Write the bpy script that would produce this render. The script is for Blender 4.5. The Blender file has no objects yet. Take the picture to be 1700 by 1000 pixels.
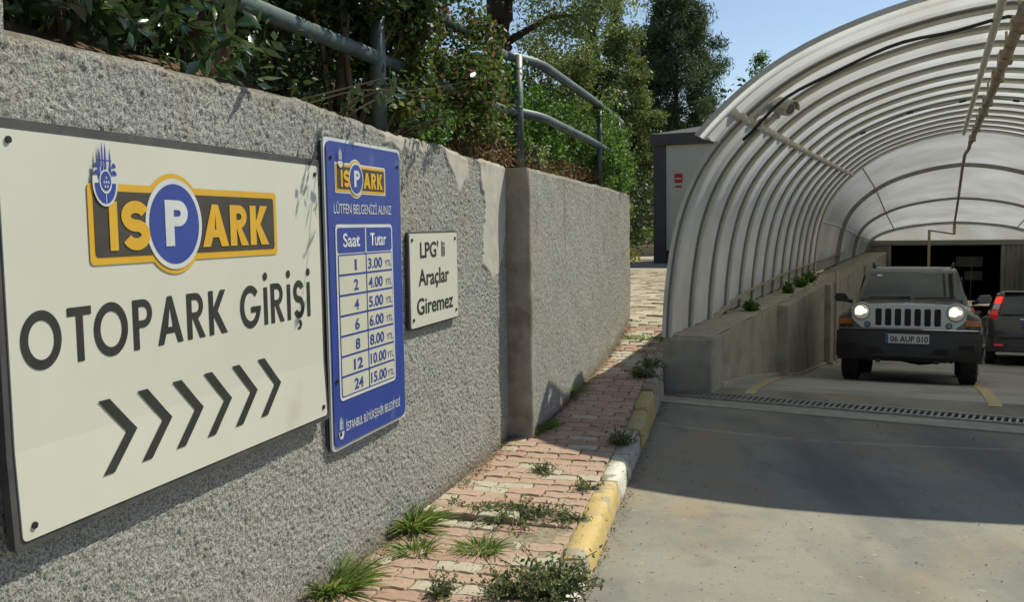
import bpy, math, random
import numpy as np
from mathutils import Matrix, Vector, Euler
random.seed(7)
R_ = math.radians
SC = bpy.context.scene
# ---------------------------------------------------------------- camera
cam = bpy.data.objects.new('camera', bpy.data.cameras.new('camera'))
SC.collection.objects.link(cam)
cam.data.sensor_width = 36
cam.data.lens = 1553.8/1700*36
cam.data.clip_start = 0.05
cam.data.clip_end = 600
cam.matrix_world = (Matrix.Translation((0, 0, 1.5)) @ Matrix.Rotation(math.pi/2-0.0791, 4, 'X')
                    @ Matrix.Rotation(-0.01586, 4, 'Z'))
SC.camera = cam
# ---------------------------------------------------------------- light
SUN_E, SUN_AZ = R_(49.7), math.atan2(.796, .605)
world = bpy.data.worlds.new('World'); SC.world = world; world.use_nodes = True
wn = world.node_tree
sky = wn.nodes.new('ShaderNodeTexSky'); sky.sky_type = 'NISHITA'; sky.sun_disc = False
sky.sun_elevation = SUN_E; sky.sun_rotation = SUN_AZ
sky.air_density = 1.0; sky.dust_density = .5; sky.ozone_density = 1.6
wn.links.new(sky.outputs[0], wn.nodes['Background'].inputs[0])
wn.nodes['Background'].inputs[1].default_value = 0.105
sun = bpy.data.objects.new('sun', bpy.data.lights.new('sun', 'SUN'))
SC.collection.objects.link(sun)
sun.data.energy = 4.6; sun.data.angle = R_(0.55); sun.data.color = (1, .955, .80)
sd = Vector((math.sin(SUN_AZ)*math.cos(SUN_E), math.cos(SUN_AZ)*math.cos(SUN_E), math.sin(SUN_E)))
sun.rotation_euler = sd.to_track_quat('Z', 'Y').to_euler()
SC.view_settings.view_transform = 'Standard'; SC.view_settings.look = 'None'
SC.view_settings.exposure = 0.17; SC.view_settings.gamma = 1
SC.view_settings.use_curve_mapping = False

# ---------------------------------------------------------------- geometry helpers
C = SC.collection
WM = {}
class MB:
    def __init__(s): s.v = []; s.f = []
    def add(s, vs, fs):
        n = len(s.v); s.v += [tuple(map(float, p)) for p in vs]; s.f += [tuple(i+n for i in f) for f in fs]; return s
    def box(s, c, d, rz=0):
        x, y, z = d[0]/2, d[1]/2, d[2]/2; ca, sa = math.cos(rz), math.sin(rz)
        P = []
        for k in (-z, z):
            for i, j in ((-x, -y), (x, -y), (x, y), (-x, y)):
                P.append((c[0]+i*ca-j*sa, c[1]+i*sa+j*ca, c[2]+k))
        return s.add(P, [(3, 2, 1, 0), (4, 5, 6, 7), (0, 1, 5, 4), (1, 2, 6, 5), (2, 3, 7, 6), (3, 0, 4, 7)])
    def tube(s, pts, r, n=8, cap=True):
        pts = [Vector(p) for p in pts]; rings = []; m = len(pts)
        rr = r if hasattr(r, '__len__') else [r]*m
        up = Vector((0, 0, 1))
        for i, p in enumerate(pts):
            t = (pts[min(i+1, m-1)]-pts[max(i-1, 0)]).normalized()
            a = t.cross(up)
            if a.length < .05: a = t.cross(Vector((1, 0, 0)))
            a.normalize(); b = a.cross(t)
            rings.append([p+a*math.cos(q*2*math.pi/n)*rr[i]+b*math.sin(q*2*math.pi/n)*rr[i] for q in range(n)])
        vs = [v for g in rings for v in g]; fs = []
        for i in range(m-1):
            for q in range(n):
                fs.append((i*n+q, i*n+(q+1) % n, (i+1)*n+(q+1) % n, (i+1)*n+q))
        if cap: fs += [tuple(range(n))[::-1], tuple((m-1)*n+q for q in range(n))]
        return s.add(vs, fs)
    def loft(s, loops, cap=True, closed=True):
        n = len(loops[0]); vs = [v for g in loops for v in g]; fs = []
        for i in range(len(loops)-1):
            for q in range(n if closed else n-1):
                fs.append((i*n+q, i*n+(q+1) % n, (i+1)*n+(q+1) % n, (i+1)*n+q))
        if cap: fs += [tuple(range(n))[::-1], tuple((len(loops)-1)*n+q for q in range(n))]
        return s.add(vs, fs)
    def disc(s, c, ax, r, h, n=20, r2=None):   # short cylinder along ax
        c = Vector(c); ax = Vector(ax).normalized()
        return s.tube([c, c+ax*h], [r, r if r2 is None else r2], n)
def link(name, me, mat, parent=None, loc=None):
    o = bpy.data.objects.new(name, me); C.objects.link(o)
    if mat is not None and not me.materials: me.materials.append(mat)
    if parent is not None: o.parent = parent
    if loc is not None: o.location = loc
    return o
def root_matrix(p):
    while p.parent is not None: p = p.parent
    return WM.get(p.name, Matrix.Identity(4))
def mesh(name, mb, smooth=False):
    me = bpy.data.meshes.new(name); me.from_pydata(mb.v, [], mb.f); me.validate(clean_customdata=False); me.update()
    if smooth: me.shade_smooth()
    return me
def build(name, mb, mat, parent=None, smooth=False, local=False, bevel=0, auto=None):
    if parent is not None and not local:
        M = root_matrix(parent).inverted()
        mb.v = [tuple(M @ Vector(p)) for p in mb.v]
    me = mesh(name, mb, smooth)
    o = link(name, me, mat, parent)
    if auto is not None:
        me.shade_smooth(); me.set_sharp_from_angle(angle=R_(auto))
    if bevel:
        b = o.modifiers.new('bevel', 'BEVEL'); b.width = bevel; b.segments = 2; b.limit_method = 'ANGLE'; b.angle_limit = R_(40)
    return o
def npmesh(name, V, F, k, mat, parent=None, smooth=False, attr=None, world=True):
    V = np.asarray(V, dtype=np.float32); F = np.asarray(F, dtype=np.int32)
    if parent is not None and world:
        M = np.array(root_matrix(parent).inverted()); V = (V @ M[:3, :3].T + M[:3, 3]).astype(np.float32)
    me = bpy.data.meshes.new(name)
    me.vertices.add(len(V)); me.vertices.foreach_set('co', V.ravel())
    me.loops.add(F.size); me.loops.foreach_set('vertex_index', F.ravel())
    me.polygons.add(len(F)); me.polygons.foreach_set('loop_start', np.arange(0, F.size, k, dtype=np.int32))
    if attr:
        for an, av in attr.items():
            a = me.attributes.new(an, 'FLOAT', 'POINT'); a.data.foreach_set('value', np.asarray(av, dtype=np.float32))
    me.update(calc_edges=True); me.validate(clean_customdata=False)
    if smooth: me.shade_smooth()
    return link(name, me, mat, parent)
def tag(o, label=None, cat=None, group=None, kind=None):
    if label: o['label'] = label
    if cat: o['category'] = cat
    if group: o['group'] = group
    if kind: o['kind'] = kind
    return o
def thing(name, label, cat, loc=(0, 0, 0), rz=0, group=None, tilt=0):
    o = bpy.data.objects.new(name, None); C.objects.link(o); o.empty_display_size = .1
    o.location = loc; o.rotation_euler = (tilt, 0, rz)
    WM[o.name] = Matrix.Translation(loc) @ Euler((tilt, 0, rz)).to_matrix().to_4x4()
    return tag(o, label, cat, group)
# ---------------------------------------------------------------- material helpers
def mat(name, col, rough=.8, col2=None, scale=8, detail=6, metal=0, bump=0, bscale=60, spec=None, rng=(.35, .65),
        col3=None, scale3=1.5, rng3=(.5, .62), bdist=.01, coat=0, island=0, emit=None):
    m = bpy.data.materials.new(name); m.use_nodes = True; nt = m.node_tree; N = nt.nodes; L = nt.links
    b = N['Principled BSDF']; b.inputs['Roughness'].default_value = rough; b.inputs['Metallic'].default_value = metal
    if spec is not None: b.inputs['Specular IOR Level'].default_value = spec
    if coat: b.inputs['Coat Weight'].default_value = coat; b.inputs['Coat Roughness'].default_value = .05
    c4 = lambda c: (c[0], c[1], c[2], 1)
    b.inputs['Base Color'].default_value = c4(col)
    tc = N.new('ShaderNodeTexCoord'); out = None
    def noise(sc, de=detail):
        n = N.new('ShaderNodeTexNoise'); n.inputs['Scale'].default_value = sc; n.inputs['Detail'].default_value = de
        n.inputs['Roughness'].default_value = .6
        L.new(tc.outputs['Object'], n.inputs['Vector']); return n.outputs[0]
    def ramp(s, a, c):
        r = N.new('ShaderNodeMapRange'); r.inputs[1].default_value = a; r.inputs[2].default_value = c
        L.new(s, r.inputs[0]); return r.outputs[0]
    def mix(f, a, c):
        x = N.new('ShaderNodeMix'); x.data_type = 'RGBA'; L.new(f, x.inputs[0])
        for s, i in ((a, 6), (c, 7)):
            if isinstance(s, tuple): x.inputs[i].default_value = c4(s)
            else: L.new(s, x.inputs[i])
        return x.outputs[2]
    if col2: out = mix(ramp(noise(scale), *rng), tuple(col), tuple(col2))
    if col3: out = mix(ramp(noise(scale3, 5), *rng3), out if out else tuple(col), tuple(col3))
    if island:
        g = N.new('ShaderNodeNewGeometry'); h = N.new('ShaderNodeHueSaturation')
        if out: L.new(out, h.inputs['Color'])
        else: h.inputs['Color'].default_value = c4(col)
        L.new(ramp(g.outputs['Random Per Island'], 0, 1), h.inputs['Value'])
        r = N.new('ShaderNodeMapRange'); r.inputs[3].default_value = 1-island; r.inputs[4].default_value = 1+island
        L.new(g.outputs['Random Per Island'], r.inputs[0]); L.new(r.outputs[0], h.inputs['Value'])
        out = h.outputs[0]
    if out: L.new(out, b.inputs['Base Color'])
    if bump:
        bp = N.new('ShaderNodeBump'); bp.inputs['Strength'].default_value = bump; bp.inputs['Distance'].default_value = bdist
        L.new(noise(bscale, 5), bp.inputs['Height']); L.new(bp.outputs[0], b.inputs['Normal'])
    if emit:
        b.inputs['Emission Color'].default_value = c4(emit[0]); b.inputs['Emission Strength'].default_value = emit[1]
    return m
def leafmat(name, cols, rough=.45, trans=.35, spec=.5):
    m = bpy.data.materials.new(name); m.use_nodes = True; nt = m.node_tree; N = nt.nodes; L = nt.links
    b = N['Principled BSDF']; b.inputs['Roughness'].default_value = rough; b.inputs['Specular IOR Level'].default_value = spec
    g = N.new('ShaderNodeNewGeometry'); r = N.new('ShaderNodeValToRGB'); r.color_ramp.interpolation = 'LINEAR'
    E = r.color_ramp.elements
    while len(E) < len(cols): E.new(.5)
    for i, (p, c) in enumerate(cols): E[i].position = p; E[i].color = (c[0], c[1], c[2], 1)
    L.new(g.outputs['Random Per Island'], r.inputs[0]); L.new(r.outputs[0], b.inputs['Base Color'])
    t = N.new('ShaderNodeBsdfTranslucent'); h = N.new('ShaderNodeHueSaturation'); h.inputs['Value'].default_value = 1.5
    h.inputs['Hue'].default_value = .49
    L.new(r.outputs[0], h.inputs['Color']); L.new(h.outputs[0], t.inputs[0])
    mx = N.new('ShaderNodeMixShader'); mx.inputs[0].default_value = trans
    L.new(b.outputs[0], mx.inputs[1]); L.new(t.outputs[0], mx.inputs[2]); L.new(mx.outputs[0], N['Material Output'].inputs[0])
    return m

# ---------------------------------------------------------------- frames of reference of the place
PHI = .28108; WB = 1.9115
WD = (math.sin(PHI), math.cos(PHI)); WN = (math.cos(PHI), -math.sin(PHI))   # along / outward of the retaining wall
def W(s, n, z): return (-WB+s*WD[0]+n*WN[0], s*WD[1]+n*WN[1], z)
AX = (.4147, .91); PX = (.91, -.4147); L0 = (1.478, 8.99)                      # canopy axis, across, outer left foot
TZ = -math.atan2(AX[0], AX[1])
def T(u, t, z): return (L0[0]+u*PX[0]+t*AX[0], L0[1]+u*PX[1]+t*AX[1], z)
def floor_z(t): return float(np.interp(t, [-9, .4, 2, 5.6, 12.5, 20, 27.5], [-.12, -.12, -.29, -.78, -1.42, -1.95, -2.2]))
def kerb_x(y): return -.668+.2385*y
def side_z(y): return float(np.interp(y, [5.8, 7, 8.8, 9.6, 10.4, 11.2, 12.5, 16, 40], [0, .05, .15, .23, .36, .5, .6, .68, .72]))
def vnoise(x, y, seed=0, cell=1.):
    r = np.random.default_rng(seed); G = r.random((257, 257)); G[256] = G[0]; G[:, 256] = G[:, 0]
    x = np.asarray(x)/cell; y = np.asarray(y)/cell
    xi = np.floor(x).astype(int); yi = np.floor(y).astype(int); fx = x-xi; fy = y-yi
    fx = fx*fx*(3-2*fx); fy = fy*fy*(3-2*fy); xi %= 256; yi %= 256
    return (G[xi, yi]*(1-fx)+G[xi+1, yi]*fx)*(1-fy)+(G[xi, yi+1]*(1-fx)+G[xi+1, yi+1]*fx)*fy

# ================================================================ SETTING
M_soil = mat('soil', (.16, .12, .075), .95, (.25, .2, .13), 14, bump=.5, bscale=50, bdist=.02)
M_sand = mat('joint_sand', (.2, .165, .11), .95, (.32, .27, .18), 25, col3=(.09, .1, .045), scale3=5, rng3=(.55, .65), bump=.6, bscale=120)
def road_material():
    m = mat('road_concrete', (.22, .212, .165), .86, (.275, .264, .205), 90, col3=(.15, .15, .13), scale3=1.1, rng3=(.48, .75),
            bump=.35, bscale=160, bdist=.004, rng=(.3, .7))
    nt = m.node_tree; N = nt.nodes; L = nt.links; b = N['Principled BSDF']
    prev = b.inputs['Base Color'].links[0].from_socket; tc = [n for n in N if n.type == 'TEX_COORD'][0]
    for sc, a, c, col, st in ((.9, .50, .66, (.30, .215, .115, 1), .7), (38, .64, .70, (.09, .085, .07, 1), .8), (5, .58, .78, (.15, .145, .125, 1), .7), (1.31, .48, .66, (.10, .102, .095, 1), .75), (17, .66, .72, (.36, .34, .27, 1), .6)):
        n = N.new('ShaderNodeTexNoise'); n.inputs['Scale'].default_value = sc; n.inputs['Detail'].default_value = 7
        mp = N.new('ShaderNodeMapping'); mp.inputs['Location'].default_value = (sc, 3*sc, 7)
        if sc == 1.31: mp.inputs['Rotation'].default_value = (0, 0, .42); mp.inputs['Scale'].default_value = (1, .22, 1)
        L.new(tc.outputs['Object'], mp.inputs[0]); L.new(mp.outputs[0], n.inputs[0])
        r = N.new('ShaderNodeMapRange'); r.inputs[1].default_value = a; r.inputs[2].default_value = c; r.inputs[4].default_value = st
        L.new(n.outputs[0], r.inputs[0])
        x = N.new('ShaderNodeMix'); x.data_type = 'RGBA'; L.new(r.outputs[0], x.inputs[0]); L.new(prev, x.inputs[6]); x.inputs[7].default_value = col
        prev = x.outputs[2]
    L.new(prev, b.inputs['Base Color']); return m
M_road = road_material()
M_ramp = mat('ramp_concrete', (.34, .335, .29), .75, (.28, .275, .24), 3, col3=(.16, .155, .14), scale3=.8, rng3=(.5, .7), bump=.3, bscale=90, bdist=.004)
M_earth = mat('earth', (.13, .1, .06), .95, (.2, .15, .09), 3, col3=(.07, .09, .03), scale3=1.2, bump=.6, bscale=20, bdist=.04)

# far ground to the horizon, well below the ramp
g = MB(); g.add([(-400, -400, -3.2), (400, -400, -3.2), (400, 500, -3.2), (-400, 500, -3.2)], [(0, 1, 2, 3)])
tag(build('ground', g, M_earth), kind='structure')
# road: from behind the camera to the canopy mouth
g = MB(); a = T(-.25, -.35, -.12); rows = []
ys = [-12, 0, 2, 3, 4, 5, 6, 7, 8]
for y in ys+[8.6]:
    x = kerb_x(y)-.12; rows.append([(x, y, -.12), (x+12*PX[0], y+12*PX[1], -.12)])
a = T(-.1, .4, 0); rows.append([(a[0], a[1], -.12), (a[0]+12*PX[0], a[1]+12*PX[1], -.12)])
g.loft(rows, cap=False, closed=False)
tag(build('road', g, M_road), kind='structure')
# ramp floor inside the canopy
g = MB(); rows = []
for t in np.linspace(.4, 27.6, 46): rows.append([T(.2, t, floor_z(t)), T(5.7, t, floor_z(t))])
rows.append([T(.2, 36, -2.2), T(5.7, 36, -2.2)])
g.loft(rows, cap=False, closed=False)
tag(build('ramp_floor', g, M_ramp, smooth=True), kind='structure')
# sidewalk bed and the paved path that climbs behind the canopy
def wall_n(s): return .16 if s > 6.76 else 0.
def bed_left(y):
    s = y/WD[1]; return W(s, wall_n(s)-.05, 0)[0]
g = MB(); rows = []
for y in list(np.arange(-2, 11, .35)):
    z = side_z(y)-.016; x1 = kerb_x(y)-.02 if y < 8.9 else L0[0]+.06+(y-8.99)*.4558
    rows.append([(bed_left(y), y, z), ((bed_left(y)+x1)/2, y, z), (x1, y, z)])
g.loft(rows, cap=False, closed=False)
tag(build('sidewalk_bed', g, M_sand, smooth=True), kind='structure')
M_path = mat('path_paving', (.42, .36, .26), .95, (.33, .28, .2), 5, bump=.5, bscale=30, bdist=.02)
g = MB(); rows = []
for y in (10.6, 11, 11.6, 12.5, 14, 16, 20, 26):
    x1 = L0[0]+.1+(y-8.99)*.4558; z = side_z(y)-.014
    rows.append([(bed_left(y) if y < 11 else .4-(y-11)*.5, y, z), (x1-.6, y, z), (x1, y, z)])
g.loft(rows, cap=False, closed=False)
tag(build('path', g, M_path, smooth=True), kind='structure')
# terrain plateau at the far left, rising bank behind it
g = MB(); N1 = 40; rows = []
for y in np.linspace(25, 70, 16):
    r = []
    for x in np.linspace(-45, -3.3+.4558*y, 50):
        h = .7+max(0, (y-25.3))*.16*(1 if y < 33 else .7)+.35*float(vnoise(x, y, 3, 3.))
        r.append((x, y, .70 if y < 25.1 else h))
    rows.append(r)
rows = [[(p[0], 25, -3) for p in rows[0]]]+rows
g.loft(rows, cap=False, closed=False)
tag(build('hillside', g, M_earth, smooth=True), kind='structure')
# ground to the right of the canopy
g = MB(); g.add([T(6, .6, -.1), T(40, .6, -.1), T(40, 40, .6), T(6, 40, .6), T(6, .6, -3), T(6, 40, -3)], [(0, 1, 2, 3), (4, 0, 3, 5)])
tag(build('verge', g, M_earth), kind='structure')
# raised planting bed held by the retaining wall
def top_z(s): return np.interp(s, [0, 2.4, 3.9, 4.9, 5.5, 5.9, 6.75, 6.77, 9, 11.3], [2.0, 2.006, 2.018, 1.965, 1.97, 1.935, 1.92, 1.905, 1.885, 1.85])
g = MB(); rows = []
for s in np.linspace(-3, 11.15, 48):
    zt = float(top_z(s))-.03; r = []
    for n in (-.12, -.4, -1, -2, -4, -8, -16):
        r.append(W(s, n, zt+(.0 if n > -.3 else .12+.06*float(vnoise(s, n, 5, .5))+min(.5, -n*.06))))
    rows.append(r)
g.loft(rows, cap=False, closed=False)
g.loft([[W(11.15, -.12, -1), W(11.15, -16, -1)], [W(11.15, -.12, float(top_z(11.15))-.03), W(11.15, -16, 2.4)]], cap=False, closed=False)
tag(build('planting_bed', g, mat('humus', (.06, .042, .025), .95, (.14, .085, .04), 30, col3=(.2, .12, .05), scale3=60, bump=.8, bscale=60, bdist=.02), smooth=True), kind='structure')

# ================================================================ RETAINING WALL
def stucco():
    m = bpy.data.materials.new('roughcast'); m.use_nodes = True; nt = m.node_tree; N = nt.nodes; L = nt.links
    b = N['Principled BSDF']; b.inputs['Roughness'].default_value = .95; b.inputs['Specular IOR Level'].default_value = .15
    tc = N.new('ShaderNodeTexCoord')
    def noise(sc, de=5, ro=.6):
        n = N.new('ShaderNodeTexNoise'); n.inputs['Scale'].default_value = sc; n.inputs['Detail'].default_value = de; n.inputs['Roughness'].default_value = ro
        L.new(tc.outputs['Object'], n.inputs[0]); return n.outputs[0]
    def mr(s, a, c, d=0, e=1):
        r = N.new('ShaderNodeMapRange'); L.new(s, r.inputs[0])
        for i, v in zip((1, 2, 3, 4), (a, c, d, e)): r.inputs[i].default_value = v
        return r.outputs[0]
    def mix(f, a, c):
        x = N.new('ShaderNodeMix'); x.data_type = 'RGBA'; L.new(f, x.inputs[0])
        for s, i in ((a, 6), (c, 7)):
            if isinstance(s, tuple): x.inputs[i].default_value = s
            else: L.new(s, x.inputs[i])
        return x.outputs[2]
    rough = mix(mr(noise(150, 3), .40, .58), (.18, .18, .16, 1), (.47, .47, .42, 1))
    rough = mix(mr(noise(105, 2), .36, .44, .85, 0), rough, (.12, .117, .105, 1))     # shade of the roughcast pits painted dark over the grit
    rough = mix(mr(noise(1.3, 5), .45, .68, 0, .45), rough, (.31, .285, .22, 1))             # brown weathering
    rough = mix(mr(noise(3.1, 6), .57, .7, 0, .5), rough, (.23, .225, .21, 1))
    smooth = mix(mr(noise(9), .35, .65), (.5, .47, .4, 1), (.41, .39, .34, 1))
    at = N.new('ShaderNodeAttribute'); at.attribute_name = 'patch'
    c = mix(at.outputs['Fac'], rough, smooth)
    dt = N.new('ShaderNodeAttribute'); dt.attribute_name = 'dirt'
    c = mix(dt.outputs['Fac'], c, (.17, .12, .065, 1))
    L.new(c, b.inputs['Base Color'])
    bp = N.new('ShaderNodeBump'); bp.inputs['Distance'].default_value = .006
    mm = N.new('ShaderNodeMath'); mm.operation = 'SUBTRACT'; mm.inputs[0].default_value = 1.; L.new(at.outputs['Fac'], mm.inputs[1])
    m2 = N.new('ShaderNodeMath'); m2.operation = 'MAXIMUM'; m2.inputs[1].default_value = .3; L.new(mm.outputs[0], m2.inputs[0])
    L.new(m2.outputs[0], bp.inputs['Strength']); L.new(noise(150, 4, .7), bp.inputs['Height']); L.new(bp.outputs[0], b.inputs['Normal'])
    return m
M_stucco = stucco()
def inpoly(x, y, P):
    c = np.zeros(x.shape, bool); n = len(P)
    for i in range(n):
        x0, y0 = P[i]; x1, y1 = P[(i+1) % n]
        k = ((y0 > y) != (y1 > y)) & (x < (x1-x0)*(y-y0)/(y1-y0+1e-12)+x0); c ^= k
    return c
patches = [[(4.72, 2.1), (5.42, 2.1), (5.38, 1.93), (5.2, 1.87), (5.02, 1.91), (4.72, 1.93)],
           [(5.5, 2.1), (6.0, 2.1), (5.95, 1.86), (5.8, 1.73), (5.7, 1.8), (5.55, 1.92)],
           [(6.12, 2.1), (6.8, 2.1), (6.72, 1.5), (6.6, 1.2), (6.42, 1.17), (6.2, 1.25), (6.27, 1.6)]]
def wall_sheet(name, s0, s1, step, off, parent, seed, ztop=None):
    ns = int((s1-s0)/step)+1; nz = int(2.35/step)+1
    S, Z = np.meshgrid(np.linspace(s0, s1, ns), np.linspace(-.3, 1, nz), indexing='ij')
    top = top_z(S)+.012*(vnoise(S, S*0, seed+9, .05)-.5)+.012*(vnoise(S, S*0, seed+8, .3)-.5)
    Z = -.35+(np.linspace(0, 1, nz)[None, :])*(top+.35)
    wx = S+.07*(vnoise(S, Z, 21, .12)-.5)+.03*(vnoise(S, Z, 22, .03)-.5); wz = Z+.09*(vnoise(S, Z, 23, .12)-.5)
    m = np.zeros(S.shape, bool)
    for P in patches: m |= inpoly(wx, wz, P)
    pm = m.astype(float)
    for _ in range(2):
        q = pm.copy(); q[1:-1, 1:-1] = (pm[:-2, 1:-1]+pm[2:, 1:-1]+pm[1:-1, :-2]+pm[1:-1, 2:]+2*pm[1:-1, 1:-1])/6; pm = q
    h = .0035*vnoise(S+.3*Z, Z-.2*S, seed, .015)+.0085*vnoise(S-.4*Z, Z+.4*S, seed+1, .009)**1.1+.012*(vnoise(S, Z, seed+2, .25)-.5)+.003*vnoise(S, Z, seed+3, .05)
    h = np.where(h > .0, h, 0)*(1-pm)+pm*(.012+.003*vnoise(S, Z, seed+4, .06))
    # chipped arris along the top edge
    h = h-.02*np.clip((Z-(top-.02))/.02, 0, 1)
    n = off+h-.006
    X = -WB+S*WD[0]+n*WN[0]; Y = S*WD[1]+n*WN[1]
    V = np.stack([X, Y, Z], -1).reshape(-1, 3)
    i, j = np.meshgrid(np.arange(ns-1), np.arange(nz-1), indexing='ij'); a = (i*nz+j).ravel()
    Fq = np.stack([a, a+nz, a+nz+1, a+1], 1)
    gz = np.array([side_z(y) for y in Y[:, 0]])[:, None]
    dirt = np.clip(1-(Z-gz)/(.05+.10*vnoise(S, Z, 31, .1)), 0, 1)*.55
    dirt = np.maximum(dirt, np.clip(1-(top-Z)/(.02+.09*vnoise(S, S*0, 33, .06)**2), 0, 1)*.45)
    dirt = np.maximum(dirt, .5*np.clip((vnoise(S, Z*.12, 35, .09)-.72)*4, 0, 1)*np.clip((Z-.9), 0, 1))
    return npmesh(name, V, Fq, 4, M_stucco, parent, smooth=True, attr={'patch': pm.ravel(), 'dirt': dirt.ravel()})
rw = thing('retaining_wall', 'long grey roughcast retaining wall carrying the three parking signs beside the sidewalk', 'wall', W(6, 0, 0))
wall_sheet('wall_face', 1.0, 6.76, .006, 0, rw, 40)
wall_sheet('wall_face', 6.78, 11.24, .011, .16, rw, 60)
M_conc = mat('bare_concrete', (.33, .29, .22), .92, (.22, .19, .145), 7, col3=(.13, .1, .06), scale3=3, rng3=(.52, .7), bump=.6, bscale=45, bdist=.008)
def wprism(mb, s0, s1, n0, n1, z0, z1f):
    ss = np.linspace(s0, s1, max(2, int((s1-s0)/.12)+1))
    mb.loft([[W(s, n0, z0), W(s, n1, z0), W(s, n1, z1f(s)), W(s, n0, z1f(s))] for s in ss])
g = MB(); wprism(g, -3, 6.765, -.2, -.014, -.4, lambda s: float(top_z(s))-.004+.006*random.random())
build('wall_core', g, M_conc, rw)
g = MB(); wprism(g, 6.82, 11.24, -.2, .145, -.4, lambda s: float(top_z(s))-.004+.006*random.random())
build('wall_core', g, M_conc, rw)
g = MB(); wprism(g, -3, .998, -.012, .004, -.4, lambda s: 2.0)
build('wall_face', g, M_stucco, rw)
# the rounded concrete end of the thicker wall length
g = MB(); loops = []
for k, z in enumerate(np.linspace(-.3, 1.905, 40)):
    d = .006*(random.random()-.5); top = 0 if z < 1.88 else .012
    loops.append([W(6.755, -.02, z), W(6.752+d, .11+d, z), W(6.757+d, .15-top+d, z), W(6.775+d, .168-top+d, z), W(6.82, .172-top+d, z), W(6.86, .155-top, z), W(6.86, -.02, z)])
g.loft(loops)
build('wall_end_pier', g, M_conc, rw, auto=50)
# far end return of the wall
g = MB(); g.box((W(11.27, -.5, 0)[0], W(11.27, -.5, 0)[1], .6), (.06, 1.4, 2.5), PHI-math.pi/2*0-0)
g = MB(); g.loft([[W(11.242, .158, -.3), W(11.30, .15, -.3), W(11.30, -4, -.3), W(11.242, -4, -.3)], [W(11.242, .158, 1.845), W(11.30, .15, 1.84), W(11.30, -4, 1.9), W(11.242, -4, 1.9)]])
build('wall_return', g, M_conc, rw)
# concrete stump at the near end of the wall top
cp = thing('concrete_post', 'rough concrete post stub standing on the wall top at the far left', 'post', W(2.3, -.1, 1.98))
g = MB(); g.loft([[W(2.2, .0, z), W(2.435+.006*k, .0, z), W(2.44, -.16, z), W(2.2, -.16, z)] for k, z in enumerate((1.97, 2.1, 2.2, 2.32, 2.5))])
build('post_shaft', g, M_stucco, cp)

# ================================================================ SIDEWALK PAVERS AND KERB
def paver_outline(L, Wd):
    # interlocking wave paver: long edges carry a zigzag, short ends a notch
    h = Wd/2; a = .011
    top = [(-L/2, h), (-L*.3, h+a*.6), (-L*.08, h-a*.6), (L*.16, h+a*.7), (L/2, h-a*.3)]
    bot = [(L/2, -h-a*.3), (L*.16, -h+a*.7), (-L*.08, -h-a*.6), (-L*.3, -h+a*.6), (-L/2, -h)]
    right = [(L/2+.008, 0)]; left = [(-L/2+.008, 0)]
    return top+right+bot+left
def paver_mesh(L, Wd, name):
    P = paver_outline(L-.007, Wd-.007); n = len(P); mb = MB()
    sc = lambda k, z: [(x*k[0], y*k[1], z) for x, y in P]
    mb.loft([sc((1, 1), -.05), sc((1, 1), -.006), sc((1-.012/L, 1-.012/Wd), 0)], cap=False)
    mb.add([(x*(1-.012/L), y*(1-.012/Wd), 0) for x, y in P], [tuple(range(n))])
    # order is clockwise from above: flip
    mb.f = [tuple(reversed(f)) for f in mb.f]
    return mesh(name, mb)
def pmat(name, c, c2, d): return mat(name, c, .93, c2, 18, col3=d, scale3=6, rng3=(.52, .66), bump=.5, bscale=160, bdist=.004)
PM = {'pink': pmat('paver_pink', (.36, .24, .17), (.43, .30, .22), (.37, .30, .2)),
      'grey': pmat('paver_grey', (.39, .35, .26), (.46, .42, .315), (.35, .29, .18)),
      'rust': pmat('paver_rust', (.33, .20, .15), (.39, .26, .185), (.3, .21, .12))}
LEN, WID = .215, .118
PMESH = {k: paver_mesh(LEN, WID, 'paver_'+k) for k in PM}
for k in PM: PMESH[k].materials.append(PM[k])
SW = bpy.data.objects.new('sidewalk', None)   # sidewalk surface: parent of the pavers
C.objects.link(SW); tag(SW, kind='structure')
rp = random.Random(3)
pavers = []
ang = math.atan2(WN[1], WN[0])
s = 3.05; row = 0
while s < 11.2:
    n0 = wall_n(s)+.02; y_mid = s*WD[1]
    # kerb position measured along the row
    def kerb_n(s):
        if s < 9.1:   # point on kerb line x = -.668+.2385 y
            # -WB+s*WD0+n*WN0 +.668 - .2385*(s*WD1+n*WN1)=0
            return -(-WB+s*WD[0]+.668-.2385*s*WD[1])/(WN[0]-.2385*WN[1])-.125
        c = L0[0]-.4558*L0[1]
        return -(-WB+s*WD[0]-c-.4558*s*WD[1])/(WN[0]-.4558*WN[1])-.02
    n1 = kerb_n(s); n = n0-(LEN*.5 if row % 2 else 0)+rp.uniform(-.01, .01)
    band = vnoise(np.array([row*1.0]), np.array([.3]), 77, 2.3)[0]
    while n < n1-.03:
        a0 = max(n, n0); a1 = min(n+LEN, n1); n += LEN
        if a1-a0 < .035: continue
        q = rp.random()
        pg = np.interp(y_mid, [3.6, 4.0, 4.45, 4.55, 4.9, 5.0, 5.5, 6.3, 6.5, 8.6, 8.9, 12], [.45, .2, .15, .8, .7, .25, .45, .4, .08, .1, .6, .85])
        if y_mid < 4.3 and a0 < .35: pg += .25
        pg *= .62 if y_mid < 8.7 else 1
        kind = 'grey' if q < pg else ('rust' if q > (.93 if y_mid < 6.4 else .6) else 'pink')
        pavers.append((s, (a0+a1)/2, a1-a0, kind))
    s += WID+rp.uniform(-.002, .002); row += 1
cache = {}; stuffmb = MB()
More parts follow.
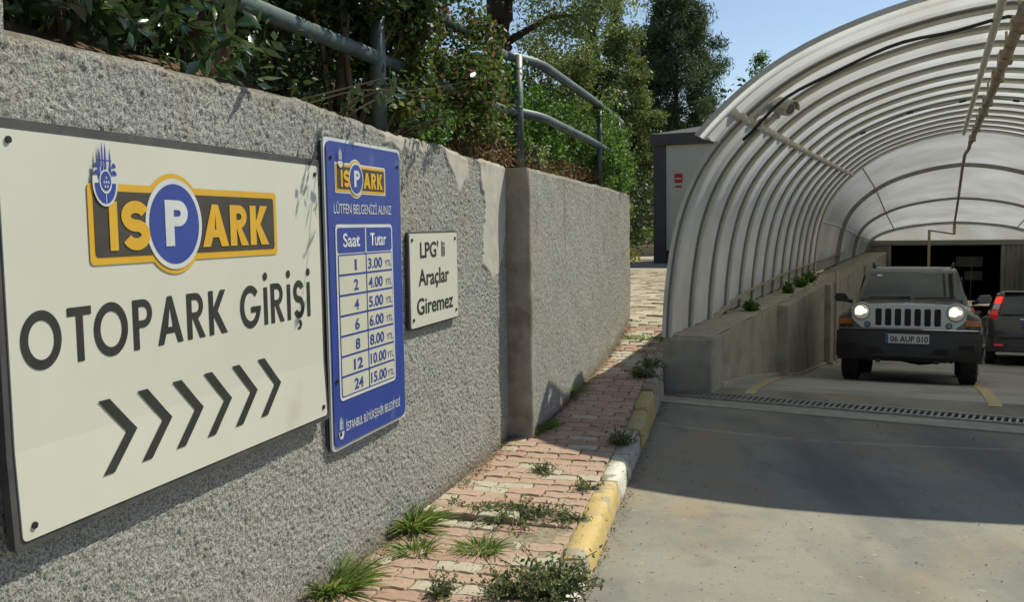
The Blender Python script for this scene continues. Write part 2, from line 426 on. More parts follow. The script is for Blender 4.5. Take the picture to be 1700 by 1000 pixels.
for idx, (s, n, L, kind) in enumerate(pavers):
    full = L > LEN-.002
    x, y, _ = W(s, n, 0)
    hv = .010*(float(vnoise(s, n, 81, .35))-.5)+.004*rp.uniform(-1, 1)
    if 5.0 < s < 5.9 and n < .45: hv += .022*(1-(s-5.0)/.9)    # heaved edge
    if 4.55 < s < 4.98: hv -= .012
    z = side_z(y)+hv
    key = (kind,) if full else (kind, round(L, 2))
    if key not in cache:
        if full: cache[key] = PMESH[kind]
        else:
            me = paver_mesh(max(L, .03), WID, 'paver_cut'); me.materials.append(PM[kind]); cache[key] = me
    slope = math.atan2(side_z(y+.1)-side_z(y-.1), .2)
    o = link('paver', cache[key], None, SW, (x, y, z))
    o.rotation_euler = (slope+rp.uniform(-.02, .02), rp.uniform(-.02, .02), ang+rp.uniform(-.015, .015))
npav = len(pavers)
# the same paving further up the path: joined pieces
M_pvfar = mat('paver_far', (.46, .40, .29), .95, (.38, .31, .21), 6, bump=.3, bscale=100, island=.22)
mb = MB(); s = 11.2; row = 0
while s < 17.5:
    y0 = s*WD[1]
    c = L0[0]-.4558*L0[1]; n1 = -(-WB+s*WD[0]-c-.4558*s*WD[1])/(WN[0]-.4558*WN[1])-.02
    n = -.6-(s-11.2)*.35-(LEN*.5 if row % 2 else 0)
    while n < n1-.05:
        a0, a1 = n+.004, min(n+LEN, n1)-.004; n += LEN
        if rp.random() < .05: continue
        hv = rp.uniform(-.006, .008)
        q = []
        for (ss, nn) in ((s+.004, a0), (s+.004, a1), (s+WID-.004, a1), (s+WID-.004, a0)):
            p = W(ss+rp.uniform(-.004, .004), nn, 0); q.append((p[0], p[1], side_z(p[1])+hv))
        mb.loft([[(p[0], p[1], p[2]-.03) for p in q], q])
    s += WID; row += 1
tag(build('paver_field', mb, M_pvfar, SW, local=True), kind='stuff')

# kerb stones
M_kc = mat('kerb_concrete', (.36, .33, .26), .93, (.27, .245, .19), 9, col3=(.2, .16, .1), scale3=5, bump=.5, bscale=90, bdist=.006)
def painted(name, c, c2):
    m = mat(name, c, .8, c2, 10, col3=(.33, .29, .21), scale3=7, rng3=(.55, .6), bump=.45, bscale=80, bdist=.006); return m
M_ky = painted('kerb_yellow_paint', (.56, .41, .13), (.48, .36, .15))
M_kyo = painted('kerb_old_yellow_paint', (.45, .34, .12), (.36, .28, .12))
M_kw = painted('kerb_white_paint', (.66, .63, .52), (.56, .53, .44))
M_kwo = painted('kerb_grey_white', (.42, .4, .34), (.34, .32, .27))  # greyer, darker tone than the other white stones
kb = thing('kerb', 'low kerb of worn yellow and white painted stones edging the sidewalk', 'kerb', (kerb_x(4), 4, -.12))
ysn = [2.2, 2.85, 3.5, 4.12]; 
stones = [(1.2, 1.83, M_kc, -.02), (1.83, 2.46, M_kc, -.03), (2.46, 3.1, M_kw, -.05), (3.1, 3.72, M_kw, -.055), (3.72, 4.13, M_kw, -.05),
          (4.14, 4.78, M_ky, 0), (4.785, 5.42, M_ky, .002), (5.43, 6.02, M_kw, .004), (6.03, 6.66, M_kwo, .002), (6.68, 7.25, M_kyo, .01),
          (7.28, 7.85, M_kyo, .03), (7.86, 8.4, M_kc, .045), (8.42, 8.83, M_kc, .06)]
for (y0, y1, m_, dz) in stones:
    mb = MB(); loops = []; yy = np.linspace(y0+.004, y1-.004, 12); jx = rp.uniform(-.006, .006)
    for k, y in enumerate(yy):
        e = .008 if k in (0, 11) else 0
        x = kerb_x(y)+jx; zt = side_z(y)*.7+dz+.004*rp.uniform(-1, 1)-e; w = .125
        r = lambda a: rp.uniform(-a, a)
        loops.append([(x-w, y, -.3), (x+.004, y, -.3), (x+.004+r(.003)-e, y, -.10), (x-.004+r(.002)-e, y, zt-.05), (x-.010+r(.002)-e, y, zt-.022),
                      (x-.026+r(.003), y, zt-.004), (x-.06, y, zt+r(.002)), (x-w+.008+e, y, zt-.001), (x-w+e, y, zt-.012)])
    mb.loft(loops); build('kerb_stone', mb, m_, kb, auto=55)

# soil, grit and dry leaves in the corner between wall and sidewalk
M_deb = mat('dry_litter', (.22, .13, .06), .95, island=.5)
rng = np.random.default_rng(5)
def flakes(P, size, flat=.5, seed=1, asp=.6):
    r = np.random.default_rng(seed); n = len(P); P = np.asarray(P)
    d = r.normal(size=(n, 3)); d[:, 2] *= (1-flat); d /= np.linalg.norm(d, axis=1)[:, None]
    e = r.normal(size=(n, 3)); e[:, 2] *= (1-flat); e = e-(e*d).sum(1)[:, None]*d; e /= np.linalg.norm(e, axis=1)[:, None]
    sz = (np.asarray(size)*np.ones(n))*r.uniform(.6, 1.3, n); sz = sz[:, None]
    V = np.stack([P-d*sz*.5, P+e*sz*asp*.5, P+d*sz*.5, P-e*sz*asp*.5], 1).reshape(-1, 3)
    F = np.arange(4*n).reshape(n, 4); return V, F
pts = []
for k in range(5200):
    s = rng.uniform(3.0, 11); n = wall_n(s)+.015+abs(rng.normal())*.035+(.05*rng.random() if s < 6 else 0)
    x, y, _ = W(s, n, 0); pts.append((x, y, side_z(y)+.002+.008*rng.random()))
for k in range(1600):
    s = rng.uniform(3.0, 9); n = rng.uniform(0, 1)
    x, y, _ = W(s, n, 0)
    if x < kerb_x(y)+.1: pts.append((x, y, side_z(y)+.004))
V, F = flakes(pts, .012, .8, 6); tag(npmesh('dry_litter', V, F, 4, M_deb), 'brown grit and dry leaf litter along the wall foot', 'litter', kind='stuff')
pts = [(x, y, -.115) for x, y in zip(rng.uniform(.4, 4, 260), rng.uniform(3.5, 7.5, 260)) if x > kerb_x(y)+.02]
pts += [(kerb_x(y)+.01+abs(rng.normal())*.03, y, -.112) for y in rng.uniform(3.5, 8.5, 700)]
V, F = flakes(pts, .014, .8, 8); tag(npmesh('road_grit', V, F, 4, M_deb), 'small bits of grit and leaf scattered on the road', 'litter', kind='stuff')

# ================================================================ CANOPY PARAPETS, DRAIN, MARKINGS
M_par = mat('parapet_concrete', (.36, .33, .25), .92, (.30, .27, .2), 4, col3=(.2, .17, .12), scale3=2.2, rng3=(.5, .7), bump=.45, bscale=40, bdist=.01)
M_parlt = mat('parapet_cap_mortar', (.42, .385, .3), .92, (.33, .3, .23), 9, bump=.5, bscale=50, bdist=.01)
def tprism(mb, u0, u1, t0, t1, z0, z1, n=2):
    f0 = z0 if callable(z0) else (lambda t: z0); f1 = z1 if callable(z1) else (lambda t: z1)
    mb.loft([[T(u0, t, f0(t)), T(u0, t, f1(t)), T(u1, t, f1(t)), T(u1, t, f0(t))] for t in np.linspace(t0, t1, n)])
    return mb
for side in (0, 1):
    f = (lambda u: u) if side == 0 else (lambda u: 5.76-u)
    lab = ['low concrete parapet with buttresses at the left foot of the canopy', 'low concrete parapet at the right foot of the canopy beyond the cars'][side]
    pr = thing('parapet_wall', lab, 'wall', T(f(.2), 0, -.12))
    g = MB(); tprism(g, f(-.02), f(.40), .45, 27.4, lambda t: floor_z(t)-.4, lambda t: .385+.012*math.sin(t*5), 60); build('wall_body', g, M_par, pr, bevel=.012)
    g = MB(); tprism(g, f(-.03), f(.45), 0, .47, -.4, .405); build('end_block', g, M_par, pr, bevel=.02)
    g = MB(); tprism(g, f(.03), f(.385), .1, 11.6, .386, lambda t: .415+.008*math.sin(t*9), 90); build('mortar_cap', g, M_parlt, pr, bevel=.006)
    for ta_, tb_, d_ in ((4.3, 8.9, .535), (8.9, 17, .64), (17, 27.4, .70)):
        g = MB(); tprism(g, f(.39), f(d_), ta_, tb_, lambda q: floor_z(q)-.3, .372, 12); build('buttress', g, M_par, pr, bevel=.01)
        g = MB(); tprism(g, f(d_), f(d_+.045), ta_, tb_, lambda q: floor_z(q)-.1, lambda q: floor_z(q)+.045, 12); build('skirting', g, M_parlt, pr, bevel=.008)
    g = MB(); tprism(g, f(.40), f(.46), .47, 4.3, lambda t: floor_z(t)-.1, lambda t: floor_z(t)+.05, 50); build('skirting', g, M_parlt, pr, bevel=.01)
    if side == 0:
        g = MB(); g.tube([T(.68, 9.55, floor_z(9.5)), T(.68, 9.55, .6)], .035, 8); build('conduit', g, mat('grey_pvc', (.42, .41, .37), .6), pr)
# drain channel across the mouth
dr = thing('drain_channel', 'long slotted metal drain grate across the road at the canopy mouth', 'drain', (2.8, 8.05, -.12))
d0 = Vector((1.60, 8.765, 0)); d1 = Vector((6.2, 5.98, 0)); dv = (d1-d0); dl = dv.length; dv.normalize(); dn = Vector((-dv.y, dv.x, 0))
def D(a, b, z): p = d0+dv*a+dn*b; return (p.x, p.y, z)
def dpr(mb, a0, a1, b0, b1, z0, z1): mb.loft([[D(a0, b0, z0), D(a0, b1, z0), D(a0, b1, z1), D(a0, b0, z1)], [D(a1, b0, z0), D(a1, b1, z0), D(a1, b1, z1), D(a1, b0, z1)]])
M_dk = mat('void_shade_black', (.012, .012, .011), .95)  # black colour painted in place of the shade inside openings
M_gr = mat('worn_galvanised', (.34, .34, .31), .55, (.24, .22, .18), 20, metal=.4)
g = MB(); dpr(g, 0, dl, -.10, .10, -.119, -.112); build('channel_shade_sheet', g, M_dk, dr)  # flat dark sheet on the road instead of the channel's shaded depth
g = MB(); dpr(g, -.02, dl, .10, .135, -.12, -.092); build('frame_rail', g, M_gr, dr)
g = MB(); dpr(g, -.02, dl, -.135, -.10, -.12, -.092); build('frame_rail', g, M_gr, dr)
g = MB(); a = .03
while a < dl: dpr(g, a, a+.02, -.10, .10, -.113, -.096); a += .052
tag(build('grate_bars', g, M_gr, dr), kind='stuff')
g = MB(); dpr(g, -.15, dl, -.42, -.136, -.121, -.108); build('concrete_edging', g, mat('edging_concrete', (.36, .34, .275), .9, (.28, .265, .21), 8, bump=.4, bscale=60, bdist=.006), dr, bevel=.004)
# yellow lane lines on the ramp
M_yl = mat('lane_yellow', (.52, .40, .15), .85, (.36, .33, .24), 14, rng=(.42, .62))
def line(us, w, name):
    mb = MB(); loops = []
    for t in np.linspace(us[0][0], us[-1][0], 40):
        u = float(np.interp(t, [q[0] for q in us], [q[1] for q in us])); z = floor_z(t)+.005
        loops.append([T(u-w/2, t, z), T(u+w/2, t, z)])
    mb.loft(loops, cap=False, closed=False); return build(name, mb, M_yl)
o = line([(.1, .78), (1.6, .70), (3.2, .58), (6, .6)], .10, 'lane_line'); tag(o, kind='structure')
o = line([(.2, 2.86), (3.0, 2.86), (9, 2.88)], .11, 'lane_line'); tag(o, kind='structure')

# ================================================================ BARREL CANOPY
UH = 2.88
PROF = [(0, .415), (.008, .7), (.04, 1.0), (.095, 1.38), (.19, 1.72), (.32, 2.0), (.50, 2.25), (.72, 2.47), (1.05, 2.74), (1.45, 2.95), (1.95, 3.12), (2.45, 3.23), (2.88, 3.27)]
def densify(P, n):
    P = np.array(P); d = np.r_[0, np.cumsum(np.hypot(*np.diff(P, axis=0).T))]; 
    q = np.linspace(0, d[-1], n); return np.stack([np.interp(q, d, P[:, 0]), np.interp(q, d, P[:, 1])], 1)
def smooth_prof(P, n=34):
    Q = densify(P, n)
    for _ in range(3): Q[1:-1] = (Q[:-2]+2*Q[1:-1]+Q[2:])/4
    return Q
H = smooth_prof(PROF); H[-1] = (2.88, 3.27)
ARCH = np.vstack([H, np.stack([5.76-H[-2::-1, 0], H[-2::-1, 1]], 1)])        # full left-to-right profile
TN = np.gradient(ARCH, axis=0); TN /= np.linalg.norm(TN, axis=1)[:, None]
NRM = np.stack([TN[:, 1], -TN[:, 0]], 1)                                       # towards the inside
def kz(t): return float(np.interp(t, [11.7, 16.4, 21.4, 27.5], [1, .86, .61, .36]))
def arch_pts(t, inset=0., lo=0, hi=None):
    k = kz(t); A_ = ARCH+NRM*inset
    return [T(float(u), t, .415+(float(z)-.415)*k) for u, z in A_[lo:hi]]
def sheetmat(nm='translucent_fibreglass', ca=(.66, .65, .60, 1), cb=(.85, .86, .85, 1), sc=1.3, tr=.48):
    m = bpy.data.materials.new(nm); m.use_nodes = True; nt = m.node_tree; N = nt.nodes; L = nt.links
    b = N['Principled BSDF']; b.inputs['Roughness'].default_value = .38; b.inputs['Specular IOR Level'].default_value = .4
    tc = N.new('ShaderNodeTexCoord'); n = N.new('ShaderNodeTexNoise'); n.inputs['Scale'].default_value = sc; n.inputs['Detail'].default_value = 9
    L.new(tc.outputs['Object'], n.inputs[0])
    r = N.new('ShaderNodeValToRGB'); r.color_ramp.elements[0].position = .35; r.color_ramp.elements[1].position = .7
    r.color_ramp.elements[0].color = ca; r.color_ramp.elements[1].color = cb
    L.new(n.outputs[0], r.inputs[0]); L.new(r.outputs[0], b.inputs['Base Color'])
    t = N.new('ShaderNodeBsdfTranslucent'); L.new(r.outputs[0], t.inputs[0])
    mx = N.new('ShaderNodeMixShader'); mx.inputs[0].default_value = tr
    L.new(b.outputs[0], mx.inputs[1]); L.new(t.outputs[0], mx.inputs[2]); L.new(mx.outputs[0], N['Material Output'].inputs[0])
    return m
M_sheet = sheetmat(); M_sheet2 = sheetmat('weathered_fibreglass', (.50, .495, .455, 1), (.68, .69, .68, 1), .9, .42)
M_rib = mat('rib_cream_paint', (.68, .655, .55), .6, (.58, .55, .45), 4)
M_gask = mat('dark_gasket', (.2, .195, .17), .8)
M_trim = mat('edge_trim', (.66, .64, .56), .5, (.55, .52, .45), 6)
cn = thing('canopy', 'arched translucent ribbed canopy over the car ramp', 'canopy', T(2.88, 8, 0))
BAY = .9
ts = [i*BAY for i in range(14)]           # 0 .. 11.7
def bay_panel(t0, t1, lo=0, ridge=True):
    w = t1-t0
    prof = [(0, 0), (.02, .0), (.05, .032), (.15, .035), (.21, .0), (.50, .0), (.56, .016), (.67, .016), (.74, 0), (1, 0)] if ridge else [(0, 0), (.03, .0), (.5, .01), (.97, 0), (1, 0)]
    mb = MB(); mb.loft([arch_pts(t0+a*w, d, lo) for a, d in prof], cap=False, closed=False)
    o = build('roof_panel', mb, M_sheet, cn, auto=50); return o
NA = len(ARCH)
for i in range(13): bay_panel(ts[i]+.012, ts[i+1]-.012)
def arch_bar(name, t, m_, inset, w, d, lo=0, hi=None):
    mb = MB(); a = [arch_pts(t-w/2, inset, lo, hi), arch_pts(t+w/2, inset, lo, hi), arch_pts(t+w/2, inset+d, lo, hi), arch_pts(t-w/2, inset+d, lo, hi)]
    mb.loft([[a[j][i] for j in range(4)] for i in range(len(a[0]))]); return build(name, mb, m_, cn)
for i, t in enumerate(ts):
    arch_bar('gasket', t, M_gask, -.004, .012, .03)
    arch_bar('rib', t+.035, M_rib, .02, .035, .035)
# projecting eyebrow bay: only the upper part of the arch
lo = int(np.argmin(np.abs(ARCH[:NA//2, 0]-.53)+np.abs(ARCH[:NA//2, 1]-2.27)))
mb = MB(); pr = [(-.9, 0), (-.87, .0), (-.86, .05), (-.76, .055), (-.72, 0), (-.45, 0), (-.40, .03), (-.3, .03), (-.25, 0), (-.03, 0)]
mb.loft([arch_pts(a, d, lo, NA-lo) for a, d in pr], cap=False, closed=False); build('roof_panel', mb, M_sheet, cn, auto=50)
arch_bar('edge_trim', -.9, M_trim, -.012, .03, .04, lo, NA-lo)
for hi in (lo, NA-lo-1):
    g = MB(); p0 = arch_pts(-.9, .0)[hi]; p1 = arch_pts(0, 0)[hi]; g.tube([p0, p1], .014, 6); build('edge_flashing', g, M_trim, cn)
arch_bar('edge_trim', -.012, M_trim, -.03, .03, .035)
# descending rear length: wide flat panels with seams
rt = [11.7, 13.2, 16.4, 18.8, 21.4, 24.4, 27.5]
rear = [11.7, 16.4, 21.4, 27.5]
for i in range(3):
    a, b = rear[i], rear[i+1]
    cuts = [0, NA*13//100, NA*27//100, NA*50//100, NA*73//100, NA*87//100, NA-1]
    for c0, c1 in zip(cuts[:-1], cuts[1:]):
        mb = MB(); loops = []
        for q in np.linspace(0, 1, 7): loops.append(arch_pts(a+.03+(b-a-.06)*q, 0, c0, c1+1))
        mb.loft(loops, cap=False, closed=False); build('roof_panel', mb, M_sheet2, cn, auto=40)
    for c in cuts[1:-1]:
        if c == cuts[3]: continue
        g = MB(); g.tube([arch_pts(a+(b-a)*q, .02)[c] for q in np.linspace(0, 1, 6)], .022, 6); build('purlin', g, M_rib, cn)
M_ribd = mat('rib_grey_steel', (.26, .25, .21), .6, (.2, .185, .15), 4)
for t in rear[1:]:
    arch_bar('rib', t, M_ribd, .0, .09, .10)
# pipes along the canopy
def pipe(name, pts, r, m_, parent, n=8): 
    g = MB(); g.tube(pts, r, n); return build(name, g, m_, parent, smooth=True)
pipe('side_rail', [T(.74, -.55, 2.47), T(.74, 5, 2.45), T(.76, 11.7, 2.45)], .038, M_rib, cn)
for t in ts[:13]:
    g = MB(); p = T(.74, t+.04, 2.46); g.box(p, (.10, .07, .09), TZ); build('rail_clamp', g, M_rib, cn)
pipe('ridge_rail', [T(2.80, -.88, 3.19), T(2.80, 11.7, 3.18)], .035, M_rib, cn)
M_rust = mat('rusty_cream_paint', (.36, .31, .22), .75, (.25, .15, .08), 7, rng=(.5, .62))
pipe('ridge_duct', [T(2.93, -.88, 3.03), T(2.93, 4, 3.0), T(2.92, 11.6, 3.0)], .05, M_rust, cn)
for t in (-.3, 1.3, 2.6, 4.9, 6.2, 8.8, 10.9):
    g = MB(); g.box(T(2.93, t, 3.02), (.12, .16+.1*random.random(), .12), TZ); build('duct_box', g, M_rust, cn, bevel=.01)
    g = MB(); g.tube([T(2.93, t, 3.0), T(2.93, t, 3.26)], .012, 6); build('hanger_rod', g, M_rust, cn)
pipe('ridge_duct', [T(2.92, 11.6, 3.0), T(2.90, 12, 2.9)]+[T(2.88, t, .415+2.855*kz(t)-.15) for t in (14, 16.4, 19, 21.4, 24, 26.8)], .035, M_rust, cn)
g = MB(); z0 = .415+2.855*kz(26.8)-.15
g.tube([T(2.88, 26.8, z0), T(2.88, 26.8, z0-.38)], .05, 8); g.tube([T(2.88, 26.8, z0-.36), T(2.1, 26.2, z0-.22)], .03, 6); g.tube([T(2.1, 26.2, z0-.2), T(2.1, 26.2, z0-1.5)], .045, 6)
build('hanging_bracket', g, M_rust, cn)
# black cables under the shell
M_blk = mat('black_rubber', (.015, .015, .016), .5)
def cable(t, i0, i1, r, name, lab, wob=.0):
    P = []
    for i in range(i0, i1): P.append(arch_pts(t+wob*math.sin(i*1.3), .09+.015*math.sin(i*.9))[i])
    g = MB(); g.tube(P, r, 6); tag(build(name, g, M_blk, smooth=True), lab, 'cable'); return P
cable(.25, lo+1, NA-lo-4, .016, 'power_cable', 'thick black cable running up the first roof panel to the camera', .02)
P = cable(5.9, NA*30//100, NA*72//100, .007, 'thin_cable', 'thin black cable strung with small dark clips across the middle of the roof', .0)
g = MB()
for i in range(1, len(P)-1, 5):
    a = Vector(P[i]); b = Vector(P[i+1]); g.tube([a, a+(b-a)*.6], .02, 6)
build('cable_clip', g, M_blk, bpy.data.objects['thin_cable'], local=True)
# weeds growing on the parapet are added with the plants

# security camera on the side rail
cc = thing('security_camera', 'beige bullet security camera clamped to the rail under the canopy', 'camera', T(.9, .55, 2.5))
cp0 = Vector(T(1.0, .42, 2.60)); cd = Vector((.46, -.80, -.32)).normalized()
M_cam = mat('camera_beige', (.55, .51, .41), .5, (.45, .42, .33), 9)
g = MB(); g.tube([cp0-cd*.19, cp0-cd*.18, cp0+cd*.10, cp0+cd*.13], [.06, .072, .072, .068], 20); build('housing', g, M_cam, cc, auto=40)
g = MB(); g.tube([cp0+cd*.132, cp0+cd*.137], [.048, .048], 20); build('lens', g, mat('lens_glass', (.02, .015, .012), .08, spec=.8), cc)
g = MB(); sh = [];
for k in range(9):
    a = math.pi*(k/8); sx = cd.cross(Vector((0, 0, 1))).normalized(); uz = sx.cross(cd)
    sh.append(sx*math.cos(a)*.086+uz*math.sin(a)*.086)
g.loft([[cp0-cd*.17+v for v in sh], [cp0+cd*.17+v for v in sh], [cp0+cd*.17+v*.93 for v in sh], [cp0-cd*.17+v*.93 for v in sh]], cap=False, closed=False)
build('sun_shield', g, M_cam, cc, auto=40)
g = MB(); g.tube([cp0-cd*.05-Vector((0, 0, .05)), cp0-cd*.02-Vector((0, 0, .11)), Vector(T(.80, .62, 2.5))], .016, 8); build('mounting_arm', g, M_cam, cc)
g = MB(); g.box(T(.76, .6, 2.49), (.09, .12, .10), TZ); build('clamp', g, M_cam, cc, bevel=.008)
# second stub bracket near the camera
g = MB(); g.tube([T(.76, .35, 2.47), T(.95, .2, 2.66)], .02, 6)
build('clamp', g, M_cam, cc)

# ================================================================ GARAGE AT THE FOOT OF THE RAMP
gb = thing('garage_entrance', 'dark garage entrance at the end of the ramp under the last arch', 'building', T(2.88, 27.6, -2.2))
M_gw = mat('garage_wall_panel', (.22, .215, .17), .85, (.17, .165, .13), 3, bump=.2, bscale=30)
M_hd = mat('header_beam_paint', (.2, .2, .175), .7)
def tb(name, u0, u1, t0, t1, z0, z1, m_, par, bevel=0):
    g = MB(); tprism(g, u0, u1, t0, t1, z0, z1); return build(name, g, m_, par, bevel=bevel)
tb('wall', -.3, .74, 27.62, 27.9, -2.3, .62, M_gw, gb); tb('wall', 4.47, 6.2, 27.62, 27.9, -2.3, .62, M_gw, gb)
tb('lintel', -.3, 6.2, 27.56, 27.92, .62, .80, M_hd, gb, .01)
tb('door_frame', .74, .84, 27.58, 27.9, -2.3, .62, M_hd, gb); tb('door_frame', 4.37, 4.47, 27.58, 27.9, -2.3, .62, M_hd, gb)
for k in range(8): tb('wall_batten', 4.55+k*.16, 4.60+k*.16, 27.585, 27.62, -2.2, .6, M_hd, gb)
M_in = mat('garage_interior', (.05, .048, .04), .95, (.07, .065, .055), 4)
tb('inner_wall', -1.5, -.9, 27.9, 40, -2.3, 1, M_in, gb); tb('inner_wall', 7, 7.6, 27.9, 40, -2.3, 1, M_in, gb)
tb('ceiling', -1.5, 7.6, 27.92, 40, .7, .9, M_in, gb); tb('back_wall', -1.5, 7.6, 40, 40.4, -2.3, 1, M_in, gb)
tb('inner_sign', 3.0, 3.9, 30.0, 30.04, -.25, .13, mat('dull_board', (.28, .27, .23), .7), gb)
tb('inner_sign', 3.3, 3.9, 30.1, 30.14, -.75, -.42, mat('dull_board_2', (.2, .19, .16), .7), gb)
# tympanum between lintel and last arch, translucent
pts = arch_pts(27.5, .0)
g = MB(); top = pts[4:-4]; bot = [(p[0], p[1], .80) for p in top]
g.loft([bot, top], cap=False, closed=False); build('gable_panel', g, M_sheet2, cn)

# ================================================================ KIOSK
kx, ky = 3.04, 20.0; kzb = side_z(20)-.02
M_kd = mat('kiosk_dark_frame', (.065, .065, .06), .95, (.08, .08, .07), 6)
M_kp = mat('kiosk_panel', (.50, .50, .41), .75, (.46, .46, .38), 2)
kk = thing('kiosk', 'beige kiosk with a dark frame and roof standing behind the canopy', 'kiosk', (kx, ky, kzb), TZ)
def kb_(name, x0, x1, y0, y1, z0, z1, m_, bevel=0):
    g = MB(); g.box(((x0+x1)/2-kx, (y0+y1)/2-ky, (z0+z1)/2-kzb), (x1-x0, y1-y0, z1-z0)); return build(name, g, m_, kk, bevel=bevel, local=True)
kb_('wall_panel', kx+.27, kx+2.1, ky+.03, ky+.10, kzb+.28, 3.16, M_kp); kb_('side_panel', kx+.06, kx+.12, ky+.27, ky+2, kzb+.28, 3.16, M_kp)
kb_('side_panel', kx+2.28, kx+2.34, ky+.27, ky+2, kzb+.28, 3.16, M_kp); kb_('wall_panel', kx+.27, kx+2.1, ky+2.14, ky+2.2, kzb+.28, 3.16, M_kp)
for x_, y_ in ((kx, ky), (kx+2.12, ky), (kx, ky+2), (kx+2.12, ky+2)): kb_('corner_post', x_, x_+.26, y_, y_+.26, kzb, 3.16, M_kd)
kb_('base_frame', kx+.1, kx+2.3, ky+.05, ky+2.2, kzb+.02, kzb+.27, M_kd)
g = MB(); q = lambda e, z: [(-e, -e, z-kzb), (2.38+e, -e, z-kzb), (2.38+e, 2.26+e, z-kzb), (-e, 2.26+e, z-kzb)]
g.loft([q(.04, 3.16), q(.06, 3.2), q(.06, 3.40), q(-.9, 3.62)]); build('roof', g, M_kd, kk, local=True)
M_red = mat('red_print', (.42, .03, .025), .5); M_wht = mat('white_print', (.62, .6, .54), .5)
kb_('notice', kx+.45, kx+.62, ky+.022, ky+.028, 2.37, 2.56, M_red); kb_('notice_text', kx+.47, kx+.60, ky+.016, ky+.021, 2.445, 2.47, M_wht)
kb_('notice_text', kx+.47, kx+.60, ky+.022, ky+.028, 2.27, 2.31, M_red)
# low kerb and pale building glimpsed behind
g = MB(); g.box((2.0, 24.6, .8), (8, .3, .32)); tag(build('garden_kerb', g, M_parlt, bevel=.02), 'pale low garden kerb at the far end of the path', 'kerb')

# ================================================================ SIGNS ON THE WALL
def flat(name, col, col2=None, rough=.4, scale=5, **k): return mat(name, col, rough, col2, scale, **k)
M_board = flat('sign_white', (.60, .60, .50), (.555, .555, .46), .38, 1.6, col3=(.46, .44, .35), scale3=3, rng3=(.6, .85))
M_frame = flat('sign_frame_dark', (.035, .036, .038), (.07, .068, .06), .6, 9)
M_ink = flat('sign_black', (.022, .023, .021), (.035, .035, .03), .42, 12)
M_amb = flat('sign_amber', (.66, .38, .022), (.6, .34, .025), .4, 6)
M_blue = flat('sign_blue', (.028, .055, .26), (.035, .066, .29), .36, 3, col3=(.10, .13, .3), scale3=7, rng3=(.6, .8))
M_sw = flat('sign_print_white', (.62, .64, .62), (.52, .54, .54), .4, 8)
M_cream = flat('sign_cell_cream', (.58, .57, .44), (.53, .52, .42), .4, 5)
M_brown = flat('sign_charcoal', (.045, .04, .03), (.06, .055, .04), .42, 9)
M_bolt = mat('bolt', (.03, .03, .03), .4, metal=.5)

class Sign:
    """local frame: x along the wall, z up, -y out of the wall"""
    def __init__(s, name, label, s0, z0, n, cat='sign', bend=None):
        s.t = thing(name, label, cat, W(s0, n, z0), math.atan2(WD[1], WD[0])); s.s0 = s0; s.z0 = z0; s.bend = bend
    def P(s, x, z, n):      # x,z given in wall coordinates
        if s.bend and z < s.bend: n += (s.bend-z)*.045
        return (x-s.s0, -n, z-s.z0)
    def poly(s, name, contours, n, m, par=None, thick=0):
        """contours in wall coords; first outer, others holes; filled with a 2D curve"""
        cu = bpy.data.curves.new('tmp', 'CURVE'); cu.dimensions = '2D'; cu.fill_mode = 'BOTH'
        for c in contours:
            sp = cu.splines.new('POLY'); sp.points.add(len(c)-1); sp.use_cyclic_u = True
            for i, (x, z) in enumerate(c): sp.points[i].co = (x, z, 0, 1)
        o = bpy.data.objects.new('tmp', cu); C.objects.link(o)
        dg = bpy.context.evaluated_depsgraph_get(); me = bpy.data.meshes.new_from_object(o.evaluated_get(dg))
        bpy.data.objects.remove(o)
        return s._fin(name, me, n, m, par)
    def _fin(s, name, me, n, m, par):
        for v in me.vertices:
            v.co = s.P(v.co.x, v.co.y, n)
        me.materials.clear(); me.name = name; me.update()
        return link(name, me, m, par or s.t)
    def text(s, name, txt, x, z, h, n, m, w=None, bold=0., par=None, shear=0):
        cu = bpy.data.curves.new('tmp', 'FONT'); cu.body = txt; cu.size = 1; cu.offset = bold; cu.resolution_u = 4; cu.shear = shear
        o = bpy.data.objects.new('tmp', cu); C.objects.link(o)
        dg = bpy.context.evaluated_depsgraph_get(); me = bpy.data.meshes.new_from_object(o.evaluated_get(dg))
        bpy.data.objects.remove(o)
        X = [v.co.x for v in me.vertices]
        # cap height of the default face is taken from a capital I
        ch = .729+2*bold
        x0, x1 = min(X), max(X); sx = (w/(x1-x0)) if w else h/ch
        for v in me.vertices: v.co = (x+(v.co.x-x0)*sx, z+(v.co.y+bold)*h/ch, 0)
        return s._fin(name, me, n, m, par)
def rrect(x0, x1, z0, z1, r=.02, k=5):
    P = []
    for cx, cz, a in ((x1-r, z1-r, 0), (x0+r, z1-r, 90), (x0+r, z0+r, 180), (x1-r, z0+r, 270)):
        for i in range(k+1):
            q = R_(a+90*i/k); P.append((cx+r*math.cos(q), cz+r*math.sin(q)))
    return P
def circ(cx, cz, r, k=48, a0=0, a1=360, rz=None):
    rz = rz or r; full = (a1-a0) >= 360; n = k if full else k+1
    return [(cx+r*math.cos(R_(a0+(a1-a0)*i/k)), cz+rz*math.sin(R_(a0+(a1-a0)*i/k))) for i in range(n)]
def band(path, w):
    P = [np.array(p, float) for p in path]; Lf = []; Rt = []
    for i in range(len(P)):
        t = P[min(i+1, len(P)-1)]-P[max(i-1, 0)]; t /= np.linalg.norm(t); nn = np.array([-t[1], t[0]])
        Lf.append(tuple(P[i]+nn*w/2)); Rt.append(tuple(P[i]-nn*w/2))
    return Lf+Rt[::-1]
